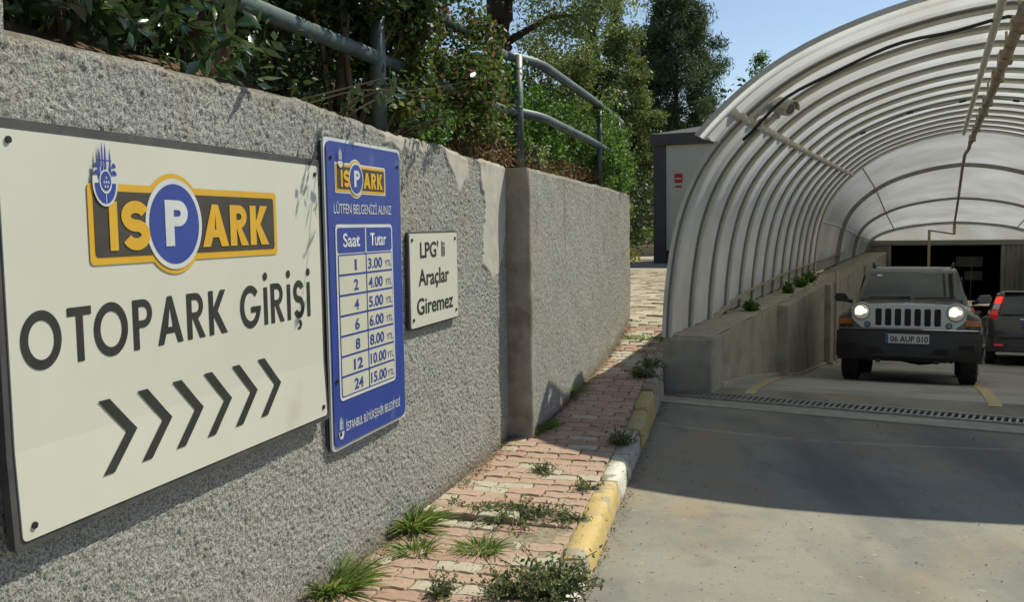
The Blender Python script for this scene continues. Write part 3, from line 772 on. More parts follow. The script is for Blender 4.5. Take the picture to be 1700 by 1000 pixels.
def glyph(ch, th=.2, wide=1.):
    """contours of a heavy geometric capital, cap height 1; returns (contour groups, advance width)"""
    t = th
    if ch == 'O':
        w = .96*wide; return [[circ(w/2, .5, w/2, 40, rz=.52), circ(w/2, .5, w/2-t, 40, rz=.52-t)]], w
    if ch == 'I': return [[[(0, 0), (t, 0), (t, 1), (0, 1)]]], t
    if ch == 'İ': return [[[(0, 0), (t, 0), (t, .93), (0, .93)]], [circ(t/2, 1.2, t*.58, 16)]], t
    if ch == 'T':
        w = .62*wide; return [[[(w/2-t/2, 0), (w/2+t/2, 0), (w/2+t/2, 1-t*.9), (w, 1-t*.9), (w, 1), (0, 1), (0, 1-t*.9), (w/2-t/2, 1-t*.9)]]], w
    if ch in 'PR':
        w = .60*wide; r = .285; cy = 1-r; ir = r-t*.85
        arc = circ(w-r, cy, r, 16, 90, -90); 
        arc = [(w-r+r*math.cos(R_(90-180*i/16)), cy+r*math.sin(R_(90-180*i/16))) for i in range(17)]
        hole = [(t, 1-t*.85), (t, 1-2*r+t*.85)]+[(w-r+ir*math.cos(R_(-90+180*i/12)), cy+ir*math.sin(R_(-90+180*i/12))) for i in range(13)]
        if ch == 'P': out = [(0, 0), (0, 1)]+arc+[(t, 1-2*r), (t, 0)]
        else: out = [(0, 0), (0, 1)]+arc[:-2]+[(w-r+.08, 1-2*r), (w+.06, 0), (w+.06-t*1.2, 0), (w-r-.10, 1-2*r), (t, 1-2*r), (t, 0)]
        return [[out, hole]], w+(.06 if ch == 'R' else 0)
    if ch == 'A':
        w = .86*wide; b = .22; e = t*1.08
        def xi(z): return w/2-(w/2-e)*(1-z/(1-t*.55)) if True else 0
        top = 1; ap = .0
        out = [(0, 0), (w/2-t*.45, top), (w/2+t*.45, top), (w, 0), (w-e, 0), (w-e-.09*wide, b), (e+.09*wide, b), (e, 0)]
        k = (w/2-e)/(1-.30)
        hole = [(e+.16*wide, b+t*.75), (w/2, .80), (w-e-.16*wide, b+t*.75)]
        return [[out, hole]], w
    if ch == 'K':
        w = .68*wide; return [[[(0, 0), (0, 1), (t, 1), (t, .60), (w-t*1.25, 1), (w, 1), (t*1.0+.17, .53), (w+.04, 0), (w+.04-t*1.35, 0), (t, .43), (t, 0)]]], w+.02
    if ch == 'G':
        w = .92*wide; c = (w/2, .5); r = .52-t/2; rx = w/2-t/2
        path = [(c[0]+rx*math.cos(R_(a)), c[1]+r*math.sin(R_(a))) for a in np.linspace(42, 352, 30)]
        bd = band(path, t)
        g2 = [(w*.52, .50), (w, .50), (w, .42), (w-.02, .36), (w*.52, .36)]
        return [[bd], [g2]], w
    if ch in 'SŞ':
        w = .58*wide; r = .27-t*.12; cx = w/2
        rx = w/2-t/2; r1 = .25
        r1 = (1.02-t)/4; P = [(cx+rx*math.cos(R_(a)), .5+r1+r1*math.sin(R_(a))) for a in np.linspace(22, 262, 20)]
        Q = [(cx+rx*math.cos(R_(a)), .5-r1+r1*math.sin(R_(a))) for a in np.linspace(82, -158, 20)]
        gps = [[band(P+Q, t)]]
        if ch == 'Ş': gps.append([[(cx-.05, -.02-.03), (cx+.07, -.05), (cx+.13, -.17), (cx+.06, -.29), (cx-.10, -.30), (cx-.10, -.23), (cx+.0, -.22), (cx+.02, -.15), (cx-.05, -.12)]])
        return gps, w
def word(sg, name, txt, x0, x1, z, h, n, m, th=.2, gap=.13, space=.35, wide=1.):
    items = []; x = 0
    for ch in txt:
        if ch == ' ': x += space; continue
        gp, w = glyph(ch, th, wide)
        items.append((x, gp)); x += w+gap*(.35 if ch in 'T' else 1)
    tot = x-gap; k = (x1-x0)/tot; vs = []; fs = []
    par = None
    mb = MB()
    for xo, gp in items:
        for j, cont in enumerate(gp):
            o = sg.poly(name, [[(x0+(xo+p[0])*k, z+p[1]*h) for p in c] for c in cont], n+.0006*j, m)
            off = len(mb.v)
            mb.v += [tuple(v.co) for v in o.data.vertices]; mb.f += [tuple(i+off for i in p.vertices) for p in o.data.polygons]
            bpy.data.objects.remove(o)
    o = build(name, mb, m, sg.t, local=True)
    if len(txt) == 1: pass
    return o
def plate(sg, name, x0, x1, z0, z1, n, thick, m, r=.02, par=None):
    c = rrect(x0, x1, z0, z1, r)
    if sg.bend:    # insert bend points on the two straight sides
        c = c[:12]+[(x0, sg.bend)]+c[12:] if False else c
        c = rrect(x0, x1, z0, z1, r); c.insert(12, (x0, sg.bend)); c.append((x1, sg.bend)) 
    mb = MB(); f = [sg.P(x, z, n) for x, z in c]; b = [sg.P(x, z, n-thick) for x, z in c]; k = len(c)
    mb.v = f+b; 
    if sg.bend:
        i, j = 12, k-1                     # indices of the bend points
        up = list(range(0, i+1))+[j]; lowr = list(range(i, j+1))
        mb.f = [tuple(reversed(up)), tuple(reversed(lowr)), tuple(x+k for x in up), tuple(x+k for x in lowr)]
    else: mb.f = [tuple(range(k))[::-1], tuple(range(k, 2*k))]
    mb.f += [(q, (q+1) % k, (q+1) % k+k, q+k) for q in range(k)]
    return build(name, mb, m, par or sg.t, local=True)
def bolts(sg, P, n):
    for x, z in P:
        mb = MB(); a = Vector(sg.P(x, z, n)); mb.tube([a, a+Vector((0, -.005, 0))], .009, 10); build('bolt', mb, M_bolt, sg.t, local=True)
def emblem(sg, cx, cz, h, n, big=True):
    """tall blue crest: minarets over a shell with a domed centre"""
    k = h/1.25; X = lambda x: cx+x*k; Z = lambda z: cz+z*k
    a = M_sw; b = M_blue if big else M_sw
    if big: sg.poly('emblem', [[(X(x), Z(z)) for x, z in circ(0, 0, .5, 30, 150, 390, rz=.66)+[(.42, .5), (.25, .42), (-.25, .42), (-.42, .5)]]], n, a)
    parts = []
    c = [[(X(x), Z(z)) for x, z in circ(0, -.02, .42, 24, 180, 360, rz=.56)]]
    if big: c.append([(X(x), Z(z)) for x, z in circ(0, -.02, .2, 20, rz=.3)[::-1]]) if False else None
    sg.poly('emblem', c, n+.001, b)
    if big:
        sg.poly('emblem', [[(X(x), Z(z)) for x, z in circ(0, .02, .25, 24, rz=.33)]], n+.002, a)
        sg.poly('emblem', [[(X(x), Z(z)) for x, z in circ(0, .04, .2, 24, rz=.27)]], n+.003, b)
        sg.poly('emblem', [[(X(-.012), Z(-.58)), (X(.012), Z(-.58)), (X(.012), Z(-.3)), (X(-.012), Z(-.3))]], n+.002, a)
        for (x, z) in ((-.09, .02), (.0, .02), (.09, .02), (-.05, -.1), (.05, -.1), (0, .14)):
            sg.poly('emblem', [[(X(x-.035), Z(z-.04)), (X(x+.035), Z(z-.04)), (X(x), Z(z+.045))]], n+.004, a)
        for s_ in (-1, 1):
            for zz, ww in ((.12, .24), (.32, .18)):
                sg.poly('emblem', [[(X(s_*.34+x*ww), Z(zz+.09+z*.13)) for x, z in circ(0, 0, .5, 10, 0, 180, rz=1)]], n+.002, b)
    for x, w, z1 in ((-.24, .045, .95), (-.1, .04, 1.12), (.02, .04, 1.12), (.2, .045, .95)):
        sg.poly('emblem', [[(X(x-w), Z(.1)), (X(x+w), Z(.1)), (X(x+w*.8), Z(z1-.25)), (X(x), Z(z1)), (X(x-w*.8), Z(z1-.25))]], n+.0014, b)
    sg.poly('emblem', [[(X(-.3), Z(.58)), (X(.26), Z(.58)), (X(.26), Z(.62)), (X(-.3), Z(.62))]], n+.0018, b)
def logo(sg, x0, z0, k, n, small=False):
    """amber framed dark plate with a blue parking disc; 0.98 x 0.225 at k=1"""
    X = lambda x: x0+x*k; Z = lambda z: z0+z*k; dd = .0012
    def outline(g, rr):
        # rounded bar united with the disc of radius rr
        a = [(g, .02+g), (g+.012, g)]; cx, cz = .372, .1125
        hb = .1125-g; th = math.degrees(math.asin(hb/rr)); 
        P = [(g+.014, g)]+[(cx+rr*math.cos(R_(q)), cz+rr*math.sin(R_(q))) for q in np.linspace(180+th, 360-th, 22)]
        P += [(.98-g-.014, g), (.98-g-.004, g+.004), (.98-g, g+.014), (.98-g, .225-g-.014), (.98-g-.004, .225-g-.004), (.98-g-.014, .225-g)]
        P += [(cx+rr*math.cos(R_(q)), cz+rr*math.sin(R_(q))) for q in np.linspace(th, 180-th, 22)]
        P += [(g+.014, .225-g), (g+.004, .225-g-.004), (g, .225-g-.014), (g, g+.014), (g+.004, g+.004)]
        return [(X(x), Z(z)) for x, z in P]
    if small: sg.poly('logo_rim', [outline(-.014, .165)], n, M_sw)
    sg.poly('logo_border', [outline(0, .1535)], n+dd, M_amb)
    sg.poly('logo_panel', [[(X(x), Z(z)) for x, z in rrect(.021, .959, .021, .204, .012)]], n+2*dd, M_brown)
    sg.poly('logo_ring', [[(X(x), Z(z)) for x, z in circ(.372, .1125, .139)]], n+3*dd, M_sw)
    sg.poly('logo_disc', [[(X(x), Z(z)) for x, z in circ(.372, .1125, .122)]], n+4*dd, M_blue)
    word(sg, 'lettering', 'I', X(.078), X(.112), Z(.038), .138*k, n+3.6*dd, M_amb, th=.2)
    word(sg, 'lettering', 'S', X(.128), X(.252), Z(.038), .140*k, n+3.6*dd, M_amb, th=.25, wide=1.35)
    word(sg, 'lettering', 'P', X(.322), X(.435), Z(.045), .140*k, n+5*dd, M_sw, th=.25, wide=1.1)
    word(sg, 'lettering', 'ARK', X(.512), X(.915), Z(.038), .138*k, n+3.6*dd, M_amb, th=.24, gap=.07, wide=1.05)

# big direction sign
sg = Sign('entrance_sign', 'large white entrance sign with yellow and blue logo and six black arrows', 3.17, .715, .028, bend=.965)
plate(sg, 'frame', 2.334, 3.985, .722, 1.783, .006, .022, M_frame, .012)
plate(sg, 'board', 2.357, 3.964, .742, 1.756, .010, .006, M_board, .014)
logo(sg, 2.648, 1.413, 1.0, .0115)
emblem(sg, 2.716, 1.640, .125, .017)
word(sg, 'lettering', 'OTOPARK GİRİŞİ', 2.392, 3.868, 1.160, .146, .0115, M_ink, th=.175, gap=.16, space=.42)
for i in range(6):
    x = 2.650+.163*i; mb = MB(); zs = [.832, .87, .9, .935, .965, 1.0, 1.04]
    def ex(z): return (z-.832)/.103*.108 if z < .935 else (1.04-z)/.105*.108
    V = []
    for z in zs: V += [sg.P(x+ex(z), z, .0125), sg.P(x+ex(z)+.046, z, .0125)]
    mb.add(V, [(2*q, 2*q+1, 2*q+3, 2*q+2) for q in range(len(zs)-1)]); build('arrow', mb, M_ink, sg.t, local=True)
bolts(sg, [(2.395, .775), (3.935, .78), (3.938, 1.722), (2.39, 1.73)], .010)

# blue tariff sign
sg = Sign('tariff_sign', 'tall blue parking price sign with a white hour and price table on the grey wall', 4.43, .57, .03)
plate(sg, 'frame', 4.035, 4.832, .562, 1.884, .0, .010, M_sw, .03)
plate(sg, 'board', 4.050, 4.817, .577, 1.869, .006, .006, M_blue, .034)
plate(sg, 'backing', 4.030, 4.80, .565, 1.87, -.016, .006, M_frame, .03)
logo(sg, 4.125, 1.662, .515, .0075, small=True)
emblem(sg, 4.160, 1.790, .062, .0135, big=False)
sg.text('lettering', 'LÜTFEN BELGENİZİ ALINIZ', 4.10, 1.568, .044, .0075, M_sw, w=.60)
ta, tbx = 4.105, 4.70
plate(sg, 'table_border', ta, tbx, .768, 1.522, .009, .002, M_sw, .025)
plate(sg, 'table_head', ta+.014, tbx-.014, 1.400, 1.508, .0105, .001, M_blue, .015)
cx0 = 4.395
rowz = np.linspace(1.392, .782, 8)
rowsT = [('1', '3.00'), ('2', '4.00'), ('4', '5.00'), ('6', '6.00'), ('8', '8.00'), ('12', '10.00'), ('24', '15.00')]
plate(sg, 'head_divider', cx0-.005, cx0+.005, 1.395, 1.515, .0118, .001, M_sw, .002)
sg.text('lettering', 'Saat', 4.17, 1.425, .062, .0118, M_sw, w=.165, bold=.02)
sg.text('lettering', 'Tutar', 4.445, 1.425, .062, .0118, M_sw, w=.175, bold=.02)
plate(sg, 'grid', ta+.014, tbx-.014, .782, 1.394, .0100, .001, M_blue, .012)
for i, (a, b) in enumerate(rowsT):
    zt, zb = rowz[i]-.005, rowz[i+1]+.005
    plate(sg, 'table_cell', ta+.020, cx0-.006, zb, zt, .0112, .001, M_cream, .003 if i < 6 else .008)
    plate(sg, 'table_cell', cx0+.006, tbx-.020, zb, zt, .0112, .001, M_cream, .003 if i < 6 else .008)
    hh = (zt-zb)*.66; wN = .045 if len(a) == 1 and a != '1' else (.02 if a == '1' else .09)
    sg.text('numerals', a, 4.285-wN*.5, zb+.012, hh, .0124, M_blue, w=wN, bold=.025)
    wP = .155 if len(b) == 4 else .175
    sg.text('numerals', b, cx0+.018, zb+.012, hh, .0124, M_blue, w=wP, bold=.02)
    sg.text('numerals', 'YTL', cx0+.205, zb+.014, hh*.62, .0124, M_blue, w=.072)
sg.text('lettering', 'İSTANBUL BÜYÜKŞEHİR BELEDİYESİ', 4.155, .632, .040, .0075, M_sw, w=.59, bold=.005)
emblem(sg, 4.108, .640, .075, .0075, big=False)
bolts(sg, [(4.085, 1.80), (4.785, 1.80), (4.08, .86), (4.10, .63)], .006)

# small notice
sg = Sign('gas_notice', 'small white notice with three lines of black text beside the blue sign', 5.29, .985, .026)
plate(sg, 'frame', 4.925, 5.660, .978, 1.482, .0, .014, M_frame, .012)
plate(sg, 'board', 4.936, 5.650, .988, 1.473, .005, .006, M_board, .012)
sg.text('lettering', "LPG' li", 5.075, 1.345, .088, .0068, M_ink, w=.37, bold=.018)
sg.text('lettering', 'Araçlar', 5.045, 1.200, .092, .0068, M_ink, w=.46, bold=.016)
sg.text('lettering', 'Giremez', 5.015, 1.050, .092, .0068, M_ink, w=.55, bold=.016)
bolts(sg, [(4.965, 1.44), (5.615, 1.44), (4.965, 1.03), (5.615, 1.03)], .005)

# ================================================================ RAILING ON THE WALL
M_rail = mat('rail_green_grey', (.055, .09, .088), .5, (.075, .11, .105), 8, col3=(.035, .05, .046), scale3=5, spec=.6)
rl = thing('wall_railing', 'grey green tubular steel railing with two rails along the top of the retaining wall', 'railing', W(6, -.12, 1.95))
def rn(s): return -.12 if s < 7.34 else .05
for s_, r_, n_ in ((1.2, .04, -.12), (4.94, .042, -.12), (7.33, .043, -.06), (9.96, .026, .06), (11.1, .026, .06)):
    g = MB(); g.tube([W(s_, n_, float(top_z(s_))-.08), W(s_, n_, 2.77 if s_ < 9 else 2.70)], r_, 16); build('post', g, M_rail, rl, smooth=True)
for z0, z1, z2, nm in ((2.76, 2.75, 2.68, 'top_rail'), (2.36, 2.35, 2.27, 'mid_rail')):
    g = MB(); g.tube([W(0, -.12, z0), W(3, -.12, z0), W(7.22, -.12, z1)], .037, 14); build(nm, g, M_rail, rl, smooth=True)
    g = MB(); g.tube([W(7.18, -.12, z1), W(7.34, -.07, z1+.005), W(7.52, .03, z1-.01), W(7.7, .06, z1-.015), W(9.5, .06, (z1+z2)/2+.005), W(11.3, .06, z2-.01)], .036, 14); build(nm, g, M_rail, rl, smooth=True)

# ================================================================ PLANTS
L_laurel = leafmat('laurel_leaf', [(0, (.025, .055, .018)), (.6, (.042, .09, .026)), (1, (.10, .17, .05))], .2, .15, .9)
L_dark = leafmat('dark_leaf', [(0, (.018, .034, .012)), (.7, (.035, .062, .018)), (1, (.065, .10, .025))], .5, .25, .3)
L_ivy = leafmat('creeper_leaf', [(0, (.03, .065, .015)), (.5, (.06, .11, .02)), (.84, (.10, .14, .03)), (.88, (.17, .085, .035)), (.95, (.26, .15, .08)), (1, (.11, .055, .025))], .5, .38, .25)
L_hedge = leafmat('hedge_leaf', [(0, (.03, .08, .012)), (.5, (.065, .155, .02)), (.9, (.13, .25, .035)), (1, (.16, .22, .08))], .5, .4, .25)
L_yel = leafmat('autumn_leaf', [(0, (.06, .09, .015)), (.6, (.13, .16, .025)), (.92, (.24, .21, .04)), (1, (.26, .13, .03))], .5, .4)
L_olive = leafmat('olive_leaf', [(0, (.045, .075, .02)), (.6, (.10, .14, .03)), (1, (.18, .21, .055))], .5, .4, .3)
L_light = leafmat('light_tree_leaf', [(0, (.07, .12, .03)), (.5, (.14, .2, .06)), (1, (.24, .3, .12))], .5, .45)
L_pine = leafmat('pine_needles', [(0, (.035, .065, .025)), (.6, (.07, .115, .045)), (1, (.13, .18, .07))], .6, .2, .3)
L_grass = leafmat('grass_blade', [(0, (.06, .12, .02)), (.5, (.12, .21, .035)), (.85, (.2, .27, .06)), (1, (.32, .27, .12))], .5, .4)
L_weed = leafmat('weed_leaf', [(0, (.06, .095, .025)), (.5, (.11, .155, .045)), (.85, (.15, .2, .09)), (1, (.3, .2, .13))], .5, .35)
M_bark = mat('bark', (.055, .038, .026), .95, (.10, .07, .05), 14, bump=1, bscale=30, bdist=.03)
M_barkr = mat('red_bark', (.15, .065, .03), .95, (.09, .045, .025), 9, col3=(.06, .05, .02), scale3=4, bump=.8, bscale=30, bdist=.02)
M_twig = mat('twig', (.10, .075, .045), .9, (.16, .12, .07), 20)

def leaves(P, size, asp=.45, fold=True, droop=.3, seed=0, outward=None):
    """one folded or flat leaf per point"""
    r = np.random.default_rng(seed); P = np.asarray(P, float); n = len(P)
    d = r.normal(size=(n, 3)); d[:, 2] -= droop
    if outward is not None: d += outward
    d /= np.linalg.norm(d, axis=1)[:, None]
    e = r.normal(size=(n, 3)); e[:, 2] *= .5; e -= (e*d).sum(1)[:, None]*d; e /= np.linalg.norm(e, axis=1)[:, None]
    u = np.cross(d, e); sz = (size*r.uniform(.55, 1.3, n))[:, None]; w = sz*asp*.5
    if fold:
        b0 = P; tip = P+d*sz; m = P+d*sz*.45-u*sz*.06
        l = m+e*w+u*sz*.07; rr_ = m-e*w+u*sz*.07
        V = np.stack([b0, l, tip, rr_, m], 1).reshape(-1, 3); k = np.arange(n)[:, None]*5
        F = np.concatenate([np.hstack([k, k+1, k+4]), np.hstack([k+1, k+2, k+4]), np.hstack([k+2, k+3, k+4]), np.hstack([k+3, k, k+4])])
        return V, F, 3
    V = np.stack([P, P+d*sz*.5+e*w, P+d*sz, P+d*sz*.5-e*w], 1).reshape(-1, 3)
    return V, np.arange(4*n).reshape(n, 4), 4
def clumps(n, cfun, nc, rad, seed, squash=.7):
    """points gathered in nc leafy clumps whose centres come from cfun"""
    r = np.random.default_rng(seed); Cn = cfun(r, nc); i = r.integers(0, nc, n)
    o = r.normal(size=(n, 3)); o /= np.linalg.norm(o, axis=1)[:, None]; o *= (r.random(n)**.45)[:, None]*rad*(r.uniform(.6, 1.3, nc)[i])[:, None]; o[:, 2] *= squash
    return Cn[i]+o, Cn
def shrub(name, label, cat, base, cfun, n, nc, rad, size, m, seed, asp=.45, fold=False, group=None, stems=8, droop=.3, sq=.7):
    t = thing(name, label, cat, base, 0, group)
    P, Cn = clumps(n, cfun, nc, rad, seed, sq)
    V, F, k = leaves(P, size, asp, fold, droop, seed)
    f = npmesh('foliage', V, F, k, m, t); f['kind'] = 'stuff'
    g = MB(); r = random.Random(seed); b = Vector(base)
    for j in range(stems):
        c = Vector(Cn[r.randrange(nc)]); mid = b.lerp(c, .5)+Vector((r.uniform(-.08, .08), r.uniform(-.08, .08), .1))
        o = b+Vector((r.uniform(-.1, .1), r.uniform(-.1, .1), 0)); L = (c-b).length
        g.tube([o, mid, c], [.012+.006*L, .010+.003*L, .005], 5)
    if stems: build('stem', g, M_twig, t)
    return t
def slab(s0, s1, n0, n1, z0f, z1f):
    def f(r, nc):
        s = r.uniform(s0, s1, nc); n = n1-(n1-n0)*r.random(nc)**1.6
        z0 = np.array([z0f(a) if callable(z0f) else z0f for a in s]); z1 = np.array([z1f(a) if callable(z1f) else z1f for a in s])
        z = z0+(z1-z0)*r.random(nc)
        return np.stack([-WB+s*WD[0]+n*WN[0], s*WD[1]+n*WN[1], z], 1)
    return f
def ell(c, R, inner=.25):
    def f(r, nc):
        o = r.normal(size=(nc, 3)); o /= np.linalg.norm(o, axis=1)[:, None]; o *= (inner+(1-inner)*r.random(nc)**.5)[:, None]
        return np.array(c)+o*np.array(R)
    return f
B = lambda s, n: W(s, n, float(top_z(s))+.05)
shrub('dark_shrub', 'dark leafy shrub spilling in front of the first railing post and upper rail', 'shrub', B(5.0, -.3), slab(4.35, 5.5, -.35, .02, 2.55, 3.0), 7000, 50, .15, .045, L_dark, 24, .6)
# near dark shrubs with big glossy leaves
shrub('laurel_shrub', 'dark glossy big-leaved shrub over the wall above the white entrance sign logo', 'shrub', B(3.2, -.5), slab(2.75, 3.62, -.9, -.08, 2.12, 2.85), 2300, 46, .17, .085, L_laurel, 11, .42, True)
shrub('laurel_shrub', 'dark glossy shrub at the far left beside the concrete post stub', 'shrub', B(2.55, -.7), slab(2.2, 2.85, -1.1, -.35, 2.1, 2.9), 900, 24, .17, .08, L_laurel, 12, .42, True)
shrub('dark_shrub', 'dark tangled shrub behind the steel rail above the right half of the entrance sign', 'shrub', B(4.3, -.7), slab(3.75, 4.85, -1.2, -.22, 2.0, 3.05), 6500, 60, .19, .045, L_dark, 13, .55)
shrub('dark_backing_shrub', 'deep dark shrub mass behind the glossy leaves at the left', 'shrub', B(3.2, -2.0), slab(1.8, 4.2, -3.2, -1.1, 2.0, 4.0), 26000, 150, .34, .085, L_dark, 14, .6)
shrub('dark_backing_shrub', 'tall dark shrub mass behind the creeper and the middle railing post', 'shrub', B(5.6, -2.2), slab(4.2, 7.4, -3.6, -1.0, 2.0, lambda s: 4.2 if s < 5.6 else 3.2), 34000, 190, .32, .075, L_dark, 15, .6)
shrub('creeper', 'creeper with reddish and green leaves climbing over the rails at the middle of the wall', 'climbing plant', B(5.7, -.3), slab(5.05, 6.7, -.45, .02, 2.12, lambda s: 3.1-.22*(s-5)), 15000, 95, .15, .034, L_ivy, 16, .65)
shrub('creeper', 'small bright green creeper tuft hanging over the wall edge above the small notice', 'climbing plant', B(5.35, -.1), slab(5.2, 5.62, -.14, .05, 1.96, 2.12), 420, 12, .06, .035, L_hedge, 17, .7, stems=3)
shrub('creeper', 'yellow green creeper hanging beside the first railing post', 'climbing plant', B(5.05, -.15), slab(4.98, 5.4, -.28, -.02, 2.05, 2.6), 900, 14, .09, .045, L_olive, 18, .8, stems=3)
shrub('hedge_bush', 'green hedge bush behind the middle railing post', 'hedge', B(7.4, -.55), slab(6.5, 8.2, -1.0, -.12, 2.0, lambda s: 2.72-.04*(s-6.5)), 12000, 100, .15, .036, L_hedge, 19, .6)
shrub('hedge_bush', 'sunlit green hedge bush behind the thin railing post', 'hedge', B(9.0, -.5), slab(8.1, 9.9, -.9, -.10, 2.0, 2.62), 13000, 100, .15, .036, L_hedge, 20, .6)
shrub('hedge_bush', 'bright green hedge end spilling over the far end of the wall', 'hedge', B(10.7, -.2), slab(9.9, 11.25, -.8, .14, 1.95, lambda s: 2.75-.25*(s-9.9)), 15000, 85, .16, .036, L_hedge, 21, .6)
shrub('dry_undergrowth', 'brown dry undergrowth on the wall top below the hedge', 'undergrowth', B(8, -.2), slab(6.0, 10.5, -.45, -.05, 1.93, 2.08), 6500, 110, .12, .03, leafmat('dry_leaf', [(0, (.07, .045, .02)), (.5, (.16, .09, .04)), (.8, (.22, .13, .05)), (1, (.12, .14, .04))], .7, .3), 22, .5, stems=0)
shrub('flower_tuft', 'pale leafy tuft on the wall corner beside the thick railing post', 'plant', B(7.55, 0), slab(7.4, 7.95, -.1, .06, 1.97, 2.15), 420, 14, .06, .03, L_light, 23, .6, stems=3)
t = thing('overhanging_twig', 'long bare vine shoot arching far out over the wall between the white and blue signs', 'twig', W(4.05, -.05, 2.03))
g = MB(); P = [W(4.05+.36*f+.02*math.sin(9*f), -.03+.55*f, 2.02+.16*f-.06*f*f+.018*math.sin(7*f)) for f in np.linspace(0, 1, 12)]; g.tube(P, [.0035]*6+[.002]*6, 5)
P2 = [W(3.95+.2*f, -.03+.30*f, 2.02+.10*f) for f in np.linspace(0, 1, 7)]; g.tube(P2, .0035, 5); build('stem', g, M_twig, t)
lf = []
for i, c in ((3, 3), (5, 4), (6, 5), (8, 3), (11, 3)):
    for q in range(c): lf.append(tuple(np.array(P[i])+np.random.default_rng(i*9+q).uniform(-.025, .025, 3)))
for i, c in ((5, 5), (6, 6)):
    for q in range(c): lf.append(tuple(np.array(P2[i])+np.random.default_rng(i*19+q).uniform(-.025, .025, 3)))
V, F, k = leaves(np.array(lf), .055, .5, True, .4, 77); npmesh('foliage', V, F, k, L_laurel, t)['kind'] = 'stuff'
# overhanging twigs that throw thin shadows on wall and sign
for (s_, n_, z_, ln, sd_, lab) in ((4.35, -.02, 2.02, .30, 2, 'short leafy twig leaning out over the wall left of the blue sign'), (5.0, 0, 2.0, .25, 3, 'small leafy twig over the wall above the blue price sign')):
    t = thing('overhanging_twig', lab, 'twig', W(s_, n_, z_)); g = MB(); r = random.Random(sd_); lf = []
    for j in range(3 if sd_ < 3 else 4):
        p = Vector(W(s_+j*.05, n_-.05, z_-.02)); d = Vector((WN[0], WN[1], 0))*(.5+.3*r.random())+Vector((WD[0], WD[1], 0))*r.uniform(-.1, .5)+Vector((0, 0, .7))
        P = [p]
        for q in range(6):
            d = (d+Vector((r.uniform(-.2, .2), r.uniform(-.2, .2), -.1))).normalized(); p = p+d*ln/6*r.uniform(.8, 1.2); P.append(p); lf.append(p)
            lf.append(p+Vector((r.uniform(-.02, .02),)*3))
        g.tube(P, .004, 5)
    build('stem', g, M_twig, t); V, F, k = leaves(np.array([tuple(a) for a in lf]), .05, .5, True, .2, sd_); npmesh('foliage', V, F, k, L_laurel, t)['kind'] = 'stuff'

def tree(name, label, base, trunk, cfun, n, nc, rad, size, m, seed, asp=.5, bark=None, limbs=8, group=None, cat='tree', sq=.7, fold=False, droop=.3):
    t = thing(name, label, cat, base, 0, group); bark = bark or M_bark
    P, Cn = clumps(n, cfun, nc, rad, seed, sq); V, F, k = leaves(P, size, asp, fold, droop, seed)
    npmesh('crown', V, F, k, m, t)['kind'] = 'stuff'
    g = MB(); pts, rr = trunk; r = random.Random(seed)
    # densify the trunk and roughen it
    Q = []; RR = []
    for i in range(len(pts)-1):
        for a in range(4):
            f = a/4; p = Vector(pts[i]).lerp(Vector(pts[i+1]), f); Q.append(p+Vector((r.uniform(-.02, .02), r.uniform(-.02, .02), 0))*rr[i]*6); RR.append((rr[i]*(1-f)+rr[i+1]*f)*r.uniform(.94, 1.06))
    Q.append(Vector(pts[-1])); RR.append(rr[-1]); g.tube(Q, RR, 10); build('trunk', g, bark, t, smooth=True)
    g = MB()
    for j in range(limbs):
        i = r.randrange(len(Q)//2, len(Q)); c = Vector(Cn[r.randrange(nc)]); m_ = Q[i].lerp(c, .5)+Vector((0, 0, .12*(c-Q[i]).length))
        g.tube([Q[i], m_, c], [RR[i]*.28+.008, RR[i]*.16+.006, .006], 6)
    if limbs: build('limb', g, bark, t, smooth=True)
    return t
# reddish trunk right behind the wall, its unseen crown added overhead to shade the shrubs
b = W(3.86, -.42, 2.0); top = W(4.5, -.55, 4.3)
tree('broadleaf_tree', 'leaning tree with a reddish brown trunk right behind the wall above the entrance sign', b,
     ([b, W(3.92, -.42, 2.5), W(4.15, -.48, 3.3), top], [.13, .11, .10, .08]), ell(W(3.9, -.25, 5.3), (1.9, 1.5, .9)), 1600, 40, .42, .09, L_dark, 31, .5, M_barkr, 9)
b = W(2.0, -.6, 2.0)  # second unseen crown, also added above the shrubs to shade them
tree('broadleaf_tree', 'brown trunk behind the wall at the far left corner under an added shade crown', b, ([b, W(2.62, -.55, 2.3), W(2.75, -.6, 3.2), W(2.8, -.6, 4.4)], [.12, .1, .08, .06]),
     ell(W(2.2, -.3, 5.4), (1.5, 1.3, .8)), 1500, 30, .42, .09, L_dark, 32, .5, M_barkr, 6)
# big dark trunk with light foliage
b = (-.16, 10.6, 1.95)
tree('broadleaf_tree', 'big dark trunk rising behind the railing with light green leaves hanging to its right', b,
     ([b, (-.13, 10.6, 2.6), (-.10, 10.6, 3.8), (.0, 10.7, 7.5)], [.18, .16, .15, .12]),
     lambda r, nc: np.where((r.random(nc) < .5)[:, None], ell((.75, 10.6, 4.05), (.62, .9, .62))(r, nc), ell((.2, 10.8, 5.8), (2.6, 1.8, 1.3))(r, nc)), 17000, 120, .28, .06, L_light, 33, .35, None, 3)
